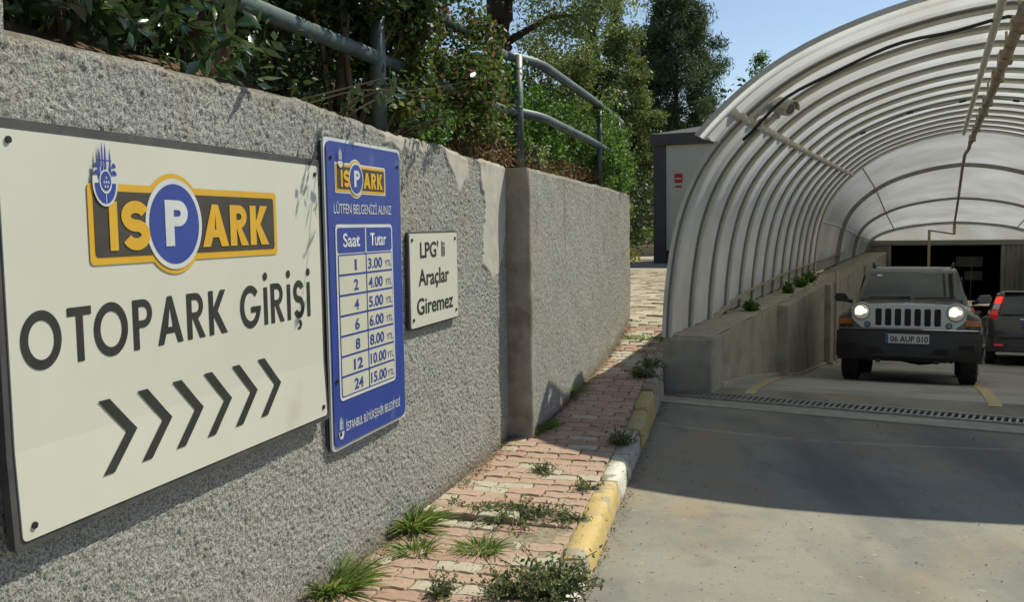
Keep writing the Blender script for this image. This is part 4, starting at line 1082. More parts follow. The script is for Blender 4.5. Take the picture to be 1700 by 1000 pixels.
# dark tree mass behind hedge left of the sky gap
b = (-3.2, 9.0, 2.2)
tree('broadleaf_tree', 'dark leafy tree filling the sky behind the creeper', b, ([b, (-3.2, 9, 4), (-3.1, 9, 6)], [.16, .13, .08]),
     ell((-2.6, 8.6, 4.9), (2.0, 1.8, 1.9)), 26000, 130, .4, .10, L_dark, 34, .5, None, 8)
b = (-5.8, 7.6, 2.4)
tree('broadleaf_tree', 'dark leafy tree at the back left above the wall', b, ([b, (-5.8, 7.6, 4), (-5.6, 7.5, 6)], [.18, .15, .08]),
     ell((-5.2, 7.6, 4.6), (2.6, 2.2, 2.1)), 26000, 130, .45, .11, L_dark, 35, .5, None, 8)
b = (-3.4, 4.4, 2.3)
tree('broadleaf_tree', 'dark leafy tree behind the big-leaved shrub', b, ([b, (-3.4, 4.4, 3.4), (-3.3, 4.5, 4.6)], [.14, .11, .07]),
     ell((-3.2, 4.8, 3.9), (1.4, 1.6, 1.5)), 18000, 100, .38, .10, L_dark, 36, .5, None, 6)
# background right of the gap
def zell(c, R, taper=.7):
    def f(r, nc):
        z = r.random(nc); a = r.random(nc)*2*math.pi; q = np.sqrt(r.random(nc))*(1-taper*z)
        return np.stack([c[0]+R[0]*q*np.cos(a), c[1]+R[1]*q*np.sin(a), c[2]+R[2]*z], 1)
    return f
bg = [('olive_tree', 'olive green leafy tree rising behind the hedge and the top rail', (.95, 16.2, 1.0), (1.15, 1.0, 3.0), 1.4, 20000, 100, .30, .06, L_olive, .3),
      ('olive_tree', 'tall grey green tree left of the large pine', (2.9, 28, .9), (1.6, 1.5, 5.6), 1.6, 24000, 120, .42, .11, L_olive, .45),
      ('autumn_shrub', 'yellow orange leafed shrub between the hedge end and the kiosk', (1.55, 15.8, .65), (.5, .7, 1.9), .05, 13000, 80, .22, .055, L_yel, .3),
      ('autumn_shrub', 'taller yellow green shrub behind the hedge end', (1.6, 18.6, .7), (.75, .9, 2.9), .3, 13000, 80, .28, .065, L_olive, .4),
      ('dark_tree', 'dark tree behind the big trunk right of the sky gap', (1.2, 24, 1), (2.4, 1.5, 4.6), .2, 34000, 140, .45, .11, L_dark, .35)]
for i, (nm, lab, bb, R, z0, n, nc, rad, size, m_, tp) in enumerate(bg+[('broadleaf_tree', 'dense green tree filling the gap left of the pine', (3.3, 26, .9), (1.2, 1.2, 4.6), .2, 24000, 110, .36, .09, L_olive, .5)]):
    tree(nm, lab, bb, ([bb, (bb[0], bb[1], bb[2]+R[2]*.5), (bb[0]+.1, bb[1], bb[2]+R[2]*.85)], [.06, .05, .02]), zell((bb[0], bb[1], bb[2]+z0*.4), R, tp), n, nc, rad, size, m_, 50+i, .6, None, 8, cat='tree' if 'tree' in nm else 'shrub')
# pine with separate clumps
b = (5.45, 31, 1.0)
def pinef(r, nc):
    z = r.random(nc); a = r.random(nc)*2*math.pi; q = (.35+.75*r.random(nc))*np.interp(z, [0, .15, .5, .8, 1], [.8, 1.05, .95, .62, .15])*(1+.16*np.sin(a*3+z*9))
    return np.stack([b[0]+1.95*q*np.cos(a)-.25*(1-z), b[1]+1.8*q*np.sin(a), b[2]+1.6+6.2*z], 1)
tree('pine_tree', 'large dark green pine behind the kiosk', b, ([b, (5.45, 31, 4), (5.5, 31, 8.2)], [.13, .10, .03]), pinef, 95000, 240, .45, .17, L_pine, 61, .2, None, 14, sq=.8, droop=-.3)
b2 = (7.6, 33.5, 1.0)
tree('pine_tree', 'smaller dark pine low behind the canopy edge', b2, ([b2, (7.6, 33.5, 4), (7.6, 33.5, 5)], [.15, .1, .04]), zell((7.6, 33.5, 1.8), (1.5, 1.5, 3.0), .6), 20000, 70, .42, .16, L_pine, 62, .22, None, 12, droop=-.3)
for k, (x, y, hgt, rr_, lab) in enumerate(((3.55, 41, 9.1, 1.0, 'dark pointed cypress left of the two in the sky gap'), (4.75, 42, 11.2, 1.05, 'taller dark pointed cypress with its top above the picture'))):
    tree('cypress_tree', lab, (x, y, 1.5), ([(x, y, 1.5), (x, y, 6), (x, y, 1.5+hgt)], [.15, .1, .02]), zell((x, y, 2.0), (rr_, rr_, hgt-.6), .93), 22000, 170, .28, .17, L_pine, 70+k, .25, None, 14, droop=.6, sq=.6)
b3 = (6.55, 24.5, .8)
tree('slender_tree', 'slender small tree top showing above the canopy edge', b3, ([b3, (6.55, 24.5, 3), (6.6, 24.5, 5.4)], [.06, .04, .015]), zell((6.55, 24.5, 2.8), (.8, .6, 3.0), .85), 2200, 34, .22, .08, L_hedge, 75, .5, None, 10)
# far wood closing the horizon
def farf(r, nc): 
    x = r.uniform(-34, 40, nc); return np.stack([x, 46+6*r.random(nc), 3+r.random(nc)*(5.2+1.3*np.sin(x*.5))], 1)
P, _ = clumps(46000, farf, 420, 1.3, 88, .8); V, F, k = leaves(P, .3, .6, False, 0, 88)
tag(npmesh('far_wood', V, F, k, L_dark), 'dark far wood behind the trees', 'wood', kind='stuff')
# low dark shade shrub at the foot behind wall end
shrub('dark_shrub', 'dark low shrub in the shade behind the far wall end', 'shrub', (2.35, 22, .75), ell((2.35, 22.2, 1.9), (1.2, .8, 1.2)), 6000, 50, .3, .07, L_dark, 91, .6)

# grass tufts and weeds
def grass(label, base, n, h, spread, seed, m=None, lean=.5, wid=.006):
    t = thing('grass_tuft', label, 'grass', base); r = np.random.default_rng(seed); b = np.array(base)
    a = r.random(n)*2*math.pi; q = np.sqrt(r.random(n))*spread; P = b+np.stack([q*np.cos(a), q*np.sin(a), 0*a-.005], 1)
    L = h*r.uniform(.45, 1.1, n); d = np.stack([np.cos(a)*(.25+q/spread*lean), np.sin(a)*(.25+q/spread*lean), np.ones(n)], 1)+r.normal(size=(n, 3))*.38
    d /= np.linalg.norm(d, axis=1)[:, None]; side = np.cross(d, r.normal(size=(n, 3))); side /= np.linalg.norm(side, axis=1)[:, None]
    out = np.stack([np.cos(a), np.sin(a), 0*a-.6], 1)
    rings = []
    for f, w in ((0, 1), (.35, .9), (.7, .6), (1, .05)):
        c = P+d*(L*f)[:, None]+out*(L*.55*f*f)[:, None]; rings += [c-side*wid*w, c+side*wid*w]
    V = np.stack(rings, 1).reshape(-1, 3); k = np.arange(n)[:, None]*8
    F = np.concatenate([np.hstack([k+2*j, k+2*j+1, k+2*j+3, k+2*j+2]) for j in range(3)])
    npmesh('blades', V, F, 4, m or L_grass, t)['kind'] = 'stuff'; return t
def weed(label, base, nst, length, seed, m=None, size=.022, up=.25, cat='weed', dirv=None):
    t = thing('weed_plant', label, cat, base); r = random.Random(seed); g = MB(); lf = []
    for j in range(nst):
        a = r.random()*2*math.pi; d = Vector((math.cos(a), math.sin(a), up*r.uniform(.3, 2.2)))
        if dirv: d += Vector(dirv)*.5
        d.normalize(); p = Vector(base)+Vector((r.uniform(-.03, .03), r.uniform(-.03, .03), 0)); P = [p]; L = length*r.uniform(.4, 1.1); K = 7
        for q in range(K):
            d = (d+Vector((r.uniform(-.25, .25), r.uniform(-.25, .25), r.uniform(-.2, .16)))).normalized(); p = p+d*L/K
            if p.z < base[2]+.006: p.z = base[2]+.006
            P.append(p)
            for _ in range(4): lf.append(p+Vector((r.uniform(-1, 1), r.uniform(-1, 1), r.uniform(-.5, 1)))*size*.7)
        g.tube(P, [.003]*4+[.0018]*4, 4)
    build('stem', g, M_twig, t); V, F, k = leaves(np.array([tuple(a) for a in lf]), size, .5, True, -.3, seed); npmesh('foliage', V, F, k, m or L_weed, t)['kind'] = 'stuff'
    return t
def G(x, y, dz=0): return (x, y, side_z(y)+dz-.004)
grass('thick green grass tuft at the wall foot at the bottom edge of the picture', G(-.80, 3.83), 380, .17, .12, 1, wid=.005)
grass('bright green grass tuft at the wall foot below the blue sign', G(-.52, 4.62), 300, .17, .09, 2, wid=.005)
grass('grass spilling from the wall foot just before the wall step', G(.02, 6.68), 420, .11, .18, 3, wid=.005)
grass('second grass clump nestled in the wall step corner', G(.17, 6.75), 260, .12, .11, 4, wid=.005)
grass('small dark grass tuft in the shade at the wall foot past the step', G(.42, 7.75), 160, .20, .07, 5)
grass('yellowish grass tuft between the pavers in the middle of the sidewalk', G(-.17, 4.28), 150, .09, .09, 6, wid=.004)
grass('sparse grass tuft between the pavers left of the middle', G(-.47, 4.27), 110, .10, .08, 7, wid=.004)
weed('spreading weed mat on the pavers beside the yellow kerb stone', G(.0, 4.76), 46, .25, 8, size=.024, up=.12)
weed('low weed creeping over pavers near the wall corner of the heaved slab', G(-.22, 4.85), 26, .18, 9, size=.02, up=.1)
weed('small weed growing next to the kerb joint on the sunlit pavers', G(.27, 4.72), 16, .14, 10, size=.02, up=.1)
weed('large bushy weed covering the kerb end at the bottom of the picture', G(.15, 3.74), 80, .25, 11, size=.024, up=.5)
weed('leafy weed to the left of the large one at the bottom edge', G(-.02, 3.72), 34, .17, 12, size=.022, up=.5)
weed('tiny weed rosette in the middle of the clean sunlit pavers', G(.18, 5.62), 12, .08, 13, size=.022, up=.3)
weed('dark weed on the shaded kerb beside the grey white stone', G(.72, 6.25), 20, .12, 14, size=.026, up=.7)
weed('leafy weed on the kerb near the parapet end block', G(1.16, 8.35), 26, .15, 15, size=.03, up=.8)
weed('weed at the sidewalk corner against the canopy foot', G(1.3, 8.75), 20, .14, 16, size=.03, up=.7)
weed('dry weed on the white kerb stone', G(.40, 5.25), 12, .10, 17, size=.018, up=.2)
weed('weed at the very bottom corner of the sidewalk', G(-.30, 3.72), 18, .11, 18, size=.02, up=.5)
grass('low green moss-like grass on the far sunlit path by the wall foot', G(1.42, 10.0), 240, .07, .22, 19, wid=.005)
P = []
for k in range(520):
    s_ = rng.uniform(3.1, 8.8); n_ = rng.uniform(.02, 1.0); x, y, _ = W(s_, n_+wall_n(s_), 0)
    if x < kerb_x(y)-.1 and (vnoise(s_, n_, 91, .4) > .55): P.append((x, y, side_z(y)))
V, F, k = leaves(np.array(P), .022, .4, False, -.8, 92); tag(npmesh('joint_grass', V, F, k, L_grass), 'tiny grass sprouts in the paver joints', 'grass', kind='stuff')
# weeds on the parapet
for k, (t_, lab) in enumerate(((2.9, 'small green weed on the parapet at the foot of the fourth rib'), (6.0, 'green weed on the parapet top half way along'), (7.4, 'tallest green weed growing on the parapet under the ribs'), (8.7, 'green weed on the parapet near the far buttress'))):
    weed(lab, T(.30, t_, .41), 22, .12+.08*k/2, 30+k, L_hedge, .05, 1.8)

# ================================================================ VEHICLES
M_jp = mat('dark_grey_car_paint', (.048, .044, .038), .32, metal=.25, coat=.6, col2=(.056, .051, .044), scale=2)
M_jb = mat('black_bumper_plastic', (.011, .011, .011), .55, (.018, .017, .016), 20)
M_sil = mat('silver_grille_paint', (.44, .435, .40), .35, metal=.3, coat=.4)
M_glass = mat('car_glass', (.014, .026, .023), .05, spec=.6)
M_tyre = mat('tyre', (.02, .02, .021), .85, (.035, .034, .03), 15, bump=.3, bscale=60)
M_rim = mat('alloy_rim', (.42, .42, .41), .35, metal=.7)
M_lampon = mat('lit_headlamp', (.8, .75, .6), .2, emit=((1, .88, .62), 1.3))
M_lampdim = mat('headlamp_glass', (.62, .62, .56), .12, metal=.2, spec=.9, emit=((1, .85, .6), .08))
M_chrome = mat('chrome_trim', (.55, .55, .54), .18, metal=.9)
M_org = mat('amber_lamp', (.36, .115, .02), .25, spec=.7)
M_plt = mat('plate_white', (.46, .47, .46), .4); M_pltb = mat('plate_blue', (.03, .07, .25), .4); M_txt = mat('plate_black', (.02, .02, .02), .5)
M_redl = mat('red_tail_lamp', (.42, .012, .01), .15, spec=.8, emit=((1, .02, .01), .12)); M_clr = mat('clear_tail_lamp', (.5, .42, .4), .2)
M_brk = mat('lit_brake_lamp', (.6, .02, .02), .3, emit=((1, .03, .02), 1.2))
M_under = mat('underbody', (.02, .018, .016), .8, (.05, .04, .03), 9)
def sec(y, w, zb, zt, cr=.02, tuck=.03, sh=.10):
    R2 = [(w-.05, zb), (w-.01, zb+.05), (w, (zb+zt)/2), (w-.01, zt-sh), (w-tuck-.01, zt-sh*.35), (w-tuck-.06, zt-.012), (w*.6, zt+cr*.6), (0, zt+cr)]
    return [(x, y, z) for x, z in R2]+[(-x, y, z) for x, z in R2[-2::-1]]
def wheel(par, x, y, r, wd, steer=0, outer=1):
    o = thing_child('wheel', par)
    g = MB(); c = Vector((x, y, r)); ax = Vector((math.cos(steer), math.sin(steer), 0)); K = 36
    prof = [(-.5, .72), (-.5, .90), (-.40, .98), (-.2, 1), (.2, 1), (.40, .98), (.5, .90), (.5, .72)]
    up = Vector((0, 0, 1)); bt = ax.cross(up)
    loops = [[c+ax*(a*wd)+(up*math.cos(q*2*math.pi/K)+bt*math.sin(q*2*math.pi/K))*(r*b) for q in range(K)] for a, b in prof]
    g.loft(loops, cap=False); ty = build('wheel', g, M_tyre, par, local=True, auto=40)
    bpy.data.objects.remove(o)
    g = MB()
    for q in range(40):      # tread blocks
        a = q*2*math.pi/40; d = up*math.cos(a)+bt*math.sin(a); p = c+d*(r+.001); tt = ax.cross(d)
        for o_ in (-.3, 0, .3):
            cc_ = p+ax*(o_*wd+.0); P = [cc_+ax*sx*wd*.11+tt*sy*.018+d*k for k in (-.012, .006) for sx, sy in ((-1, -1), (1, -1), (1, 1), (-1, 1))]
            g.add(P, [(3, 2, 1, 0), (4, 5, 6, 7), (0, 1, 5, 4), (1, 2, 6, 5), (2, 3, 7, 6), (3, 0, 4, 7)])
    tag(build('tread', g, M_tyre, ty, local=True), kind='stuff')
    g = MB(); s = 1 if x > 0 else -1
    g.loft([[c+ax*s*(wd*.5-dd)+(up*math.cos(q*2*math.pi/20)+bt*math.sin(q*2*math.pi/20))*(r*b) for q in range(20)] for dd, b in ((.0, .73), (.03, .68), (.06, .3), (.03, .12), (.02, .02))], cap=False)
    for q in range(5):
        a = q*2*math.pi/5; d = up*math.cos(a)+bt*math.sin(a); g.tube([c+ax*s*(wd*.5-.015)+d*.05, c+ax*s*(wd*.5-.005)+d*r*.7], .028, 6)
    build('rim', g, M_rim, ty, local=True, auto=40)
    return ty
def thing_child(n, p): o = bpy.data.objects.new('tmpc', None); C.objects.link(o); return o
def lb(par, name, c, d, m, bevel=0, rz=0):
    g = MB(); g.box(c, d, rz); return build(name, g, m, par, local=True, bevel=bevel)
def ltext(par, name, txt, c, h, m, w, bold=.02, flip=False):
    cu = bpy.data.curves.new('tmp', 'FONT'); cu.body = txt; cu.size = 1; cu.offset = bold; cu.resolution_u = 3
    o = bpy.data.objects.new('tmp', cu); C.objects.link(o); dg = bpy.context.evaluated_depsgraph_get()
    me = bpy.data.meshes.new_from_object(o.evaluated_get(dg)); bpy.data.objects.remove(o)
    X = [v.co.x for v in me.vertices]; x0, x1 = min(X), max(X); sx = w/(x1-x0)
    for v in me.vertices: v.co = (c[0]-w/2+(v.co.x-x0)*sx, c[1], c[2]-h/2+v.co.y*h/.73)
    me.materials.clear(); me.name = name; return link(name, me, m, par)

# ---- off-road car coming up the ramp (front faces -y)
t0 = 3.85
jp = thing('off_road_car', 'dark grey off-road car with lit round headlights and seven slot grille driving up the ramp', 'car', T(2.05, t0, floor_z(t0)-.005), TZ, tilt=-math.atan(.113))
S_ = [(.10, .70, .52, .98), (.16, .76, .50, 1.02), (.34, .80, .50, 1.045), (.40, .81, .84, 1.055), (.8, .83, .90, 1.085), (1.2, .84, .84, 1.11), (1.27, .85, .40, 1.115), (1.42, .86, .38, 1.13),
      (2.4, .865, .38, 1.15), (3.02, .865, .38, 1.15), (3.08, .865, .84, 1.15), (3.45, .865, .9, 1.15), (3.85, .86, .84, 1.14), (3.92, .85, .45, 1.13), (4.25, .82, .5, 1.10)]
g = MB(); g.loft([sec(y, w, zb, zt) for y, w, zb, zt in S_]); body = build('body', g, M_jp, jp, local=True, auto=35)
# raised bonnet
g = MB(); g.loft([[(-w, y, z-.05), (-w, y, z+.005), (-w+.05, y, z+.03), (-w*.45, y, z+.048), (0, y, z+.052), (w*.45, y, z+.048), (w-.05, y, z+.03), (w, y, z+.005), (w, y, z-.05)] for y, w, z in ((.085, .50, 1.005), (.14, .53, 1.025), (.5, .58, 1.055), (1.0, .64, 1.095), (1.40, .69, 1.135))])
build('bonnet', g, M_jp, jp, local=True, auto=35)
# cabin
def cab(z, y0, y1, w0, w1): return [(-w0, y0, z), (-w0*.5, y0-.05, z), (0, y0-.07, z), (w0*.5, y0-.05, z), (w0, y0, z), (w1, (y0+y1)/2, z), (w1, y1-.1, z), (w1-.1, y1, z), (-w1+.1, y1, z), (-w1, y1-.1, z), (-w1, (y0+y1)/2, z)]
g = MB(); g.loft([cab(1.10, 1.32, 4.22, .76, .82), cab(1.16, 1.38, 4.22, .745, .80), cab(1.62, 1.98, 4.06, .635, .675), cab(1.68, 2.08, 4.0, .60, .64), cab(1.715, 2.2, 3.9, .54, .56), cab(1.73, 2.5, 3.6, .30, .30)])
build('cabin', g, M_jp, jp, local=True, auto=40)
def screen(z0, z1, y0, y1, w0, w1, off, name, m, inset=.06):
    g = MB(); rows = []
    for f in np.linspace(0, 1, 5):
        z = z0+(z1-z0)*f; y = y0+(y1-y0)*f-off; w = w0+(w1-w0)*f
        rows.append([(x*w, y-.07*(1-x*x), z) for x in np.linspace(-1, 1, 13)])
    g.loft(rows, cap=False, closed=False); g.loft([[(p[0], p[1]+.004, p[2]) for p in r] for r in rows[::-1]], cap=False, closed=False)
    return build(name, g, m, jp, local=True, smooth=True)
ws = screen(1.185, 1.60, 1.415, 1.955, .685, .575, .012, 'windscreen', M_glass)
screen(1.155, 1.19, 1.375, 1.42, .70, .69, .016, 'cowl_vent', M_jb)
for s in (-1, 1):
    g = MB(); g.loft([[(s*.753, 1.62, 1.19), (s*.690, 1.98, 1.58)], [(s*.787, 2.45, 1.19), (s*.698, 2.45, 1.60)]], cap=False, closed=False)
    build('side_window', g, M_glass, jp, local=True)
    g = MB(); g.loft([[(s*.790, 2.53, 1.19), (s*.700, 2.53, 1.60)], [(s*.812, 3.35, 1.19), (s*.696, 3.35, 1.60)]], cap=False, closed=False)
    build('side_window', g, M_glass, jp, local=True)
    g = MB(); g.tube([(s*.56, 2.15, 1.70), (s*.57, 2.25, 1.775), (s*.57, 3.7, 1.775), (s*.56, 3.8, 1.70)], .018, 8); build('roof_rail', g, M_jb, jp, local=True, smooth=True)
    # mirror
    g = MB(); g.loft([[(s*(.90+.0), 1.50+dy, 1.13), (s*1.06, 1.52+dy, 1.145), (s*1.075, 1.53+dy, 1.20), (s*1.05, 1.53+dy, 1.265), (s*.92, 1.51+dy, 1.26), (s*.88, 1.50+dy, 1.20)] for dy in (-.05, .05)])
    mr = build('mirror', g, M_jb if s < 0 else M_jp, jp, local=True, bevel=.015)
    g = MB(); g.tube([(s*.82, 1.55, 1.14), (s*.92, 1.52, 1.17)], .03, 8); build('mirror_stalk', g, M_jb, mr, local=True)
    # headlamp
    hx, hz = s*.585, .955
    g = MB(); g.disc((hx, .10, hz), (0, -1, 0), .135, .055, 32, .128); hl = build('headlight', g, M_sil, jp, local=True, auto=30)
    g = MB(); g.disc((hx, .052, hz), (0, -1, 0), .112, .018, 32); build('bezel', g, M_jb, hl, local=True)
    g = MB(); g.loft([[(hx+math.cos(a)*r_, .040-dy, hz+math.sin(a)*r_) for a in np.linspace(0, 2*math.pi, 28, endpoint=False)] for r_, dy in ((.105, 0), (.10, .012), (.07, .022), (.02, .026))])
    build('lens', g, M_lampdim, hl, local=True, smooth=True)
    for (ox, oz, rr_) in ((-.02, .015, .062), (.045, .01, .03), (-.06, -.02, .022)):
        g = MB(); g.disc((hx+ox, .016, hz+oz), (0, -1, 0), rr_, .004, 18); build('bulb_glow', g, M_lampon, hl, local=True)
    g = MB(); g.disc((s*.505, .05, .785), (0, -1, 0), .040, .02, 20); build('fog_lamp', g, M_jb, jp, local=True)
    g = MB(); g.disc((s*.505, .029, .785), (0, -1, 0), .028, .006, 20); build('fog_lamp_lens', g, mat('smoked_lens', (.08, .10, .11), .15, spec=.8), jp, local=True)
    # fender flares around the front and rear wheels
    for wy in (.80, 3.45):
        g = MB(); loops = []
        for a in np.linspace(-12, 192, 26):
            ca, sa = math.cos(R_(a)), math.sin(R_(a)); r0, r1 = .41, .475+(.02 if 40 < a < 140 else 0)
            loops.append([(s*.80, wy+ca*r0, .385+sa*r0), (s*.915, wy+ca*r0, .385+sa*r0), (s*.918, wy+ca*(r0+.03), .385+sa*(r0+.03)), (s*.84, wy+ca*r1, .385+sa*r1)])
        g.loft(loops); build('wheel_arch_flare', g, M_jb if wy > 1 else M_jp, jp, local=True, auto=40)
    # front wing corner and amber lamp
    g = MB(); g.loft([[(s*.63, y, .72), (s*w, y+.02, .72), (s*(w+.01), y+.03, .88), (s*(w-.05), y+.03, .945), (s*.65, y, .97)] for y, w in ((.13, .80), (.22, .885), (.40, .90))]); build('wing_corner', g, M_jp, jp, local=True, auto=40)
    g = MB(); g.loft([[(s*.655, y0_, .785), (s*w, y0_+.05, .785), (s*w, y0_+.05, .855), (s*.655, y0_, .865)] for y0_, w in ((.095, .80), (.12, .895), (.3, .90))]); build('turn_signal', g, M_org, jp, local=True, bevel=.008)
    lb(jp, 'side_marker', (s*.893, .14, .62), (.012, .07, .045), M_org, .003)
    wheel(jp, s*.755, .80, .355, .235); wheel(jp, s*.755, 3.45, .355, .235)
    lb(jp, 'sill', (s*.86, 2.15, .42), (.06, 1.75, .12), M_jb, .02)
    g = MB(); g.box((s*.872, 2.0, .98), (.02, .14, .03)); build('door_handle', g, M_jb, jp, local=True)
    # wheel well interior
    lb(jp, 'wheel_well', (s*.70, .80, .70), (.20, .80, .36), M_dk)
# grille
zc0, zc1 = .735, 1.045
def gw(z): return .60+(z-zc0)/(zc1-zc0)*.10
g = MB(); out = [(-.585, zc0), (.585, zc0), (.66, .80), (.715, .87), (.60, 1.055), (.44, 1.06), (0, 1.07), (-.44, 1.06), (-.60, 1.055), (-.715, .87), (-.66, .80)]
g.loft([[(x, .092, z) for x, z in out], [(x, .06, z) for x, z in out], [(x*.985, .052, .895+(z-.895)*.97) for x, z in out]]); gr = build('grille_panel', g, M_sil, jp, local=True, auto=40)
for i in range(7):
    x = (i-3)*.122; g = MB(); P = [(x+a, b) for a, b in rrect(-.040, .040, .775, 1.005, .02, 3)]
    g.loft([[(a, .075, b) for a, b in P], [(a, .046, b) for a, b in P]]); build('grille_slot', g, M_dk, gr, local=True)
    for k in range(5): 
        lb(gr, 'slot_fin', (x, .0445, .80+k*.045), (.074, .003, .006), M_jb)
# bumper
g = MB(); loops = []
for x in np.linspace(-.905, .905, 25):
    c = (x/.905)**2; y0 = -.10+.16*c**2; e = .03*(abs(x) > .88)
    loops.append([(x, .28, .33+e), (x, y0+.05, .31+e), (x, y0+.005, .36), (x, y0, .52), (x, y0+.02, .60), (x, y0+.02, .68), (x, y0+.045, .725-e), (x, .28, .73-e)])
g.loft(loops); bp_ = build('front_bumper', g, M_jb, jp, local=True, auto=40)
g = MB(); g.tube([(x, -.10+.16*((x/.905)**4)+.028, .722) for x in np.linspace(-.88, .88, 21)], .012, 6); build('bumper_edge', g, mat('worn_bumper_edge', (.12, .12, .115), .4), bp_, local=True, smooth=True)
g = MB(); g.tube([(x, -.10+.16*((x/.905)**4)+.024, .725) for x in np.linspace(.15, .86, 12)], .013, 6); build('bumper_edge', g, M_chrome, bp_, local=True, smooth=True)
g = MB(); g.loft([[(-.50, -.095, z), (.50, -.095, z), (.50, -.05, z), (-.50, -.05, z)] for z in (.395, .475)]); build('air_intake', g, M_dk, bp_, local=True)
for s in (-1, 1): lb(bp_, 'tow_hook', (s*.36, -.02, .30), (.06, .12, .05), M_under, .01); lb(bp_, 'bumper_groove', (s*.70, -.052, .50), (.22, .02, .07), M_dk, .004)
pl = lb(jp, 'number_plate', (.0, -.115, .60), (.54, .012, .125), M_plt, .004)
lb(pl, 'plate_band', (-.25, -.1235, .60), (.04, .004, .12), M_pltb)
ltext(pl, 'plate_lettering', '06 AUP 010', (.025, -.1235, .60), .08, M_txt, .46, .025)
ltext(jp, 'badge', 'Jeep', (.02, .062, 1.072), .035, M_chrome, .13, .03); lb(jp, 'badge_plate', (.02, .066, 1.077), (.17, .004, .045), M_sil, .002) if False else None
# underbody, axle and suspension
lb(jp, 'skid_plate', (0, .40, .33), (1.0, .5, .08), M_under, .02)
g = MB(); g.tube([(-.7, .80, .36), (-.2, .80, .34), (.15, .80, .32), (.7, .80, .36)], [.04, .05, .09, .04], 8); g.tube([(-.55, .75, .30), (-.3, 1.3, .40)], .03, 6); g.tube([(.55, .75, .30), (.3, 1.3, .40)], .03, 6); build('front_axle', g, M_under, jp, local=True, smooth=True)
lb(jp, 'underfloor', (0, 2.3, .42), (1.3, 3.2, .14), M_under)
# wipers, sun-lit sticker, antenna
for x0, x1 in ((-.58, .0), (.05, .60)):
    g = MB(); g.tube([(x0, 1.40-.07*(1-x0*x0)-.02, 1.20), (x1, 1.42-.065, 1.215)], .010, 5); build('wiper', g, M_jb, jp, local=True)
g = MB(); g.loft([[(-.50, 1.885, 1.545), (-.42, 1.88, 1.545)], [(-.49, 1.925, 1.58), (-.42, 1.92, 1.58)]], cap=False, closed=False)
for v in range(len(g.v)): g.v[v] = (g.v[v][0], g.v[v][1]-.045, g.v[v][2])
build('permit_sticker', g, M_plt, jp, local=True)
g = MB(); g.tube([(.03, 1.84, 1.50), (.03, 1.80, 1.47)], .04, 8); g.tube([(.78, 1.30, 1.12), (.80, 1.28, 1.75)], .004, 5); build('antenna', g, M_jb, jp, local=True)

# ---- estate car seen from behind, driving down (rear faces -y)
jp.scale = (.94, .94, .94)
t1 = 11.3
ec = thing('estate_car', 'dark grey estate car with red tail lamps driving down the ramp at the right edge', 'car', T(4.13, t1, floor_z(t1)-.003), TZ, tilt=-math.atan(.09))
M_ep = mat('graphite_car_paint', (.035, .035, .037), .3, metal=.2, coat=.5)
S2 = [(.02, .78, .34, .90), (.06, .83, .30, .96), (.40, .86, .26, .98), (.44, .86, .68, .98), (.75, .86, .74, .98), (1.06, .86, .68, .98), (1.10, .86, .24, .97), (2.0, .87, .24, .95), (3.0, .86, .24, .93), (3.34, .86, .7, .90), (3.9, .84, .68, .82), (4.3, .75, .3, .70)]
g = MB(); g.loft([sec(y, w, zb, zt, .01, .02, .06) for y, w, zb, zt in S2]); build('body', g, M_ep, ec, local=True, auto=35)
def cab2(z, y0, y1, w): return [(-w, y0+.05, z), (-w*.5, y0, z), (0, y0-.02, z), (w*.5, y0, z), (w, y0+.05, z), (w, (y0+y1)/2, z), (w*.92, y1, z), (0, y1+.08, z), (-w*.92, y1, z), (-w, (y0+y1)/2, z)]
g = MB(); g.loft([cab2(.92, .03, 3.1, .80), cab2(1.0, .06, 2.95, .79), cab2(1.36, .27, 2.2, .66), cab2(1.42, .36, 2.05, .62), cab2(1.455, .55, 1.8, .52)]); build('cabin', g, M_ep, ec, local=True, auto=40)
g = MB(); rows = []
for f in np.linspace(0, 1, 4):
    rows.append([(x*(.62-.10*f), .055+.21*f-.03*(1-x*x)-.012, .99+.34*f) for x in np.linspace(-1, 1, 9)])
g.loft(rows, cap=False, closed=False); build('rear_window', g, M_glass, ec, local=True, smooth=True)
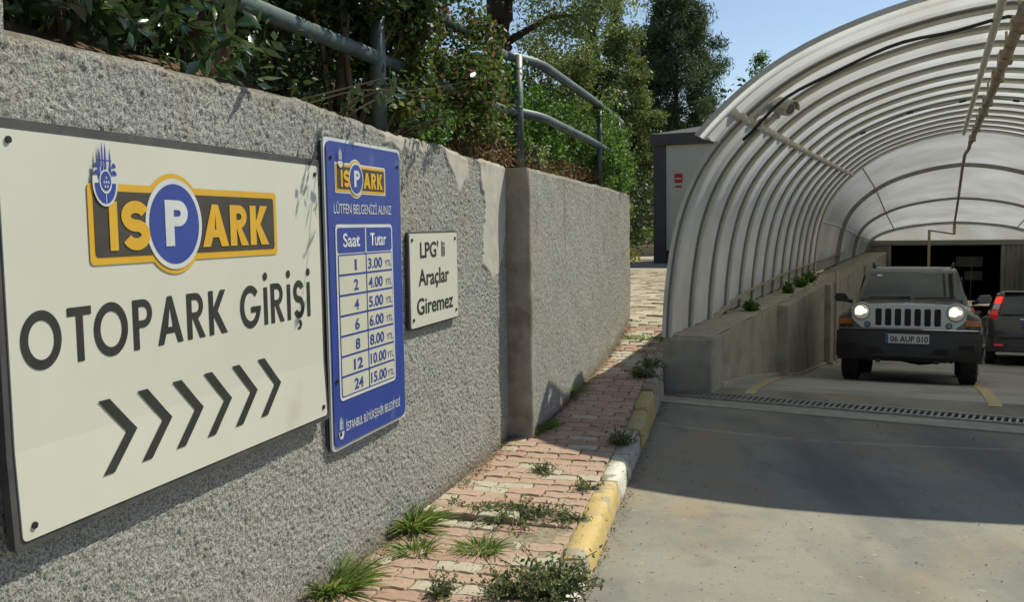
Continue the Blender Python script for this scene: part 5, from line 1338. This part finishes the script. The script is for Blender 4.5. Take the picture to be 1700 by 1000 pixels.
for s in (-1, 1):
    g = MB(); g.loft([[(s*w0, y0, z), (s*w1, y1, z), (s*(w1+.005), y1+.06, z), (s*(w0-.02), y0+.05, z)] for w0, y0, w1, y1, z in ((.70, .02, .805, .07, .72), (.69, .015, .812, .06, .98), (.66, .06, .77, .11, 1.08))])
    tl = build('tail_lamp', g, M_redl, ec, local=True, bevel=.006)
    g = MB(); g.loft([[(s*w0, y0, z), (s*w1, y1, z), (s*(w1+.004), y1+.06, z), (s*(w0-.02), y0+.05, z)] for w0, y0, w1, y1, z in ((.66, .058, .772, .108, 1.085), (.63, .13, .73, .18, 1.20))]); build('reversing_lens', g, M_clr, tl, local=True, bevel=.005)
    g = MB(); g.loft([[(s*w0, y0, z), (s*w1, y1, z), (s*(w1+.004), y1+.06, z), (s*(w0-.02), y0+.05, z)] for w0, y0, w1, y1, z in ((.63, .13, .73, .18, 1.205), (.59, .20, .685, .25, 1.33))]); build('brake_lens', g, M_brk, tl, local=True, bevel=.005)
    wheel(ec, s*.76, .75, .31, .2); wheel(ec, s*.76, 3.35, .31, .2)
    g = MB(); g.loft([[(s*.775, .5, 1.0), (s*.668, .62, 1.32)], [(s*.79, 2.6, 1.0), (s*.664, 2.1, 1.33)]], cap=False, closed=False); build('side_window', g, M_glass, ec, local=True)
    lb(ec, 'mirror', (s*.95, 2.55, .98), (.18, .12, .13), M_ep, .03)
    lb(ec, 'bumper_reflector', (s*.66, -.038, .40), (.16, .012, .035), M_redl)
g = MB(); g.loft([[(x, .12, .26), (x, -.03+.10*(x/.86)**4, .28), (x, -.04+.10*(x/.86)**4, .50), (x, -.02+.10*(x/.86)**4, .60), (x, .12, .61)] for x in np.linspace(-.86, .86, 17)]); rb = build('rear_bumper', g, mat('bumper_grey', (.045, .045, .047), .45), ec, local=True, auto=40)
lb(rb, 'pale_bumper_strip', (0, -.035, .235), (1.42, .05, .035), mat('pale_strip', (.5, .5, .47), .5), .008)  # thin pale strip along the bottom of the rear bumper
lb(rb, 'bumper_strip', (0, -.046, .545), (1.3, .012, .03), M_jb, .004)
lb(ec, 'high_brake_lamp', (0, .275, 1.385), (.36, .03, .03), M_brk, .004)
lb(ec, 'spoiler', (0, .34, 1.425), (1.1, .16, .03), M_ep, .01)
pl = lb(ec, 'number_plate', (0, -.012, .80), (.52, .012, .11), M_plt, .003); lb(pl, 'plate_band', (-.24, -.0205, .80), (.035, .004, .105), M_pltb); ltext(pl, 'plate_lettering', '34 LR 021', (.02, -.0205, .80), .07, M_txt, .43, .025)
lb(ec, 'tailgate_trim', (0, -.006, .90), (.6, .012, .02), M_chrome, .003)

# ---------------------------------------------------------------- groups of like things
GROUPS = {'hedge_bush': 'hedge bushes behind the railing', 'laurel_shrub': 'glossy shrubs above the wall', 'dark_backing_shrub': 'dark shrubs behind the wall',
          'dark_shrub': 'dark shrubs behind the wall', 'creeper': 'creepers over the wall edge', 'broadleaf_tree': 'broadleaf trees behind the wall', 'pine_tree': 'pines behind the kiosk',
          'cypress_tree': 'cypresses in the sky gap', 'weed_plant': 'weeds growing in the joints', 'grass_tuft': 'grass tufts on the sidewalk', 'overhanging_twig': 'twigs leaning over the wall',
          'olive_tree': 'olive green trees', 'autumn_shrub': 'yellow green shrubs', 'parapet_wall': 'parapets of the canopy'}
for o in bpy.data.objects:
    b_ = o.name.split('.')[0]
    if o.parent is None and b_ in GROUPS: o['group'] = GROUPS[b_]
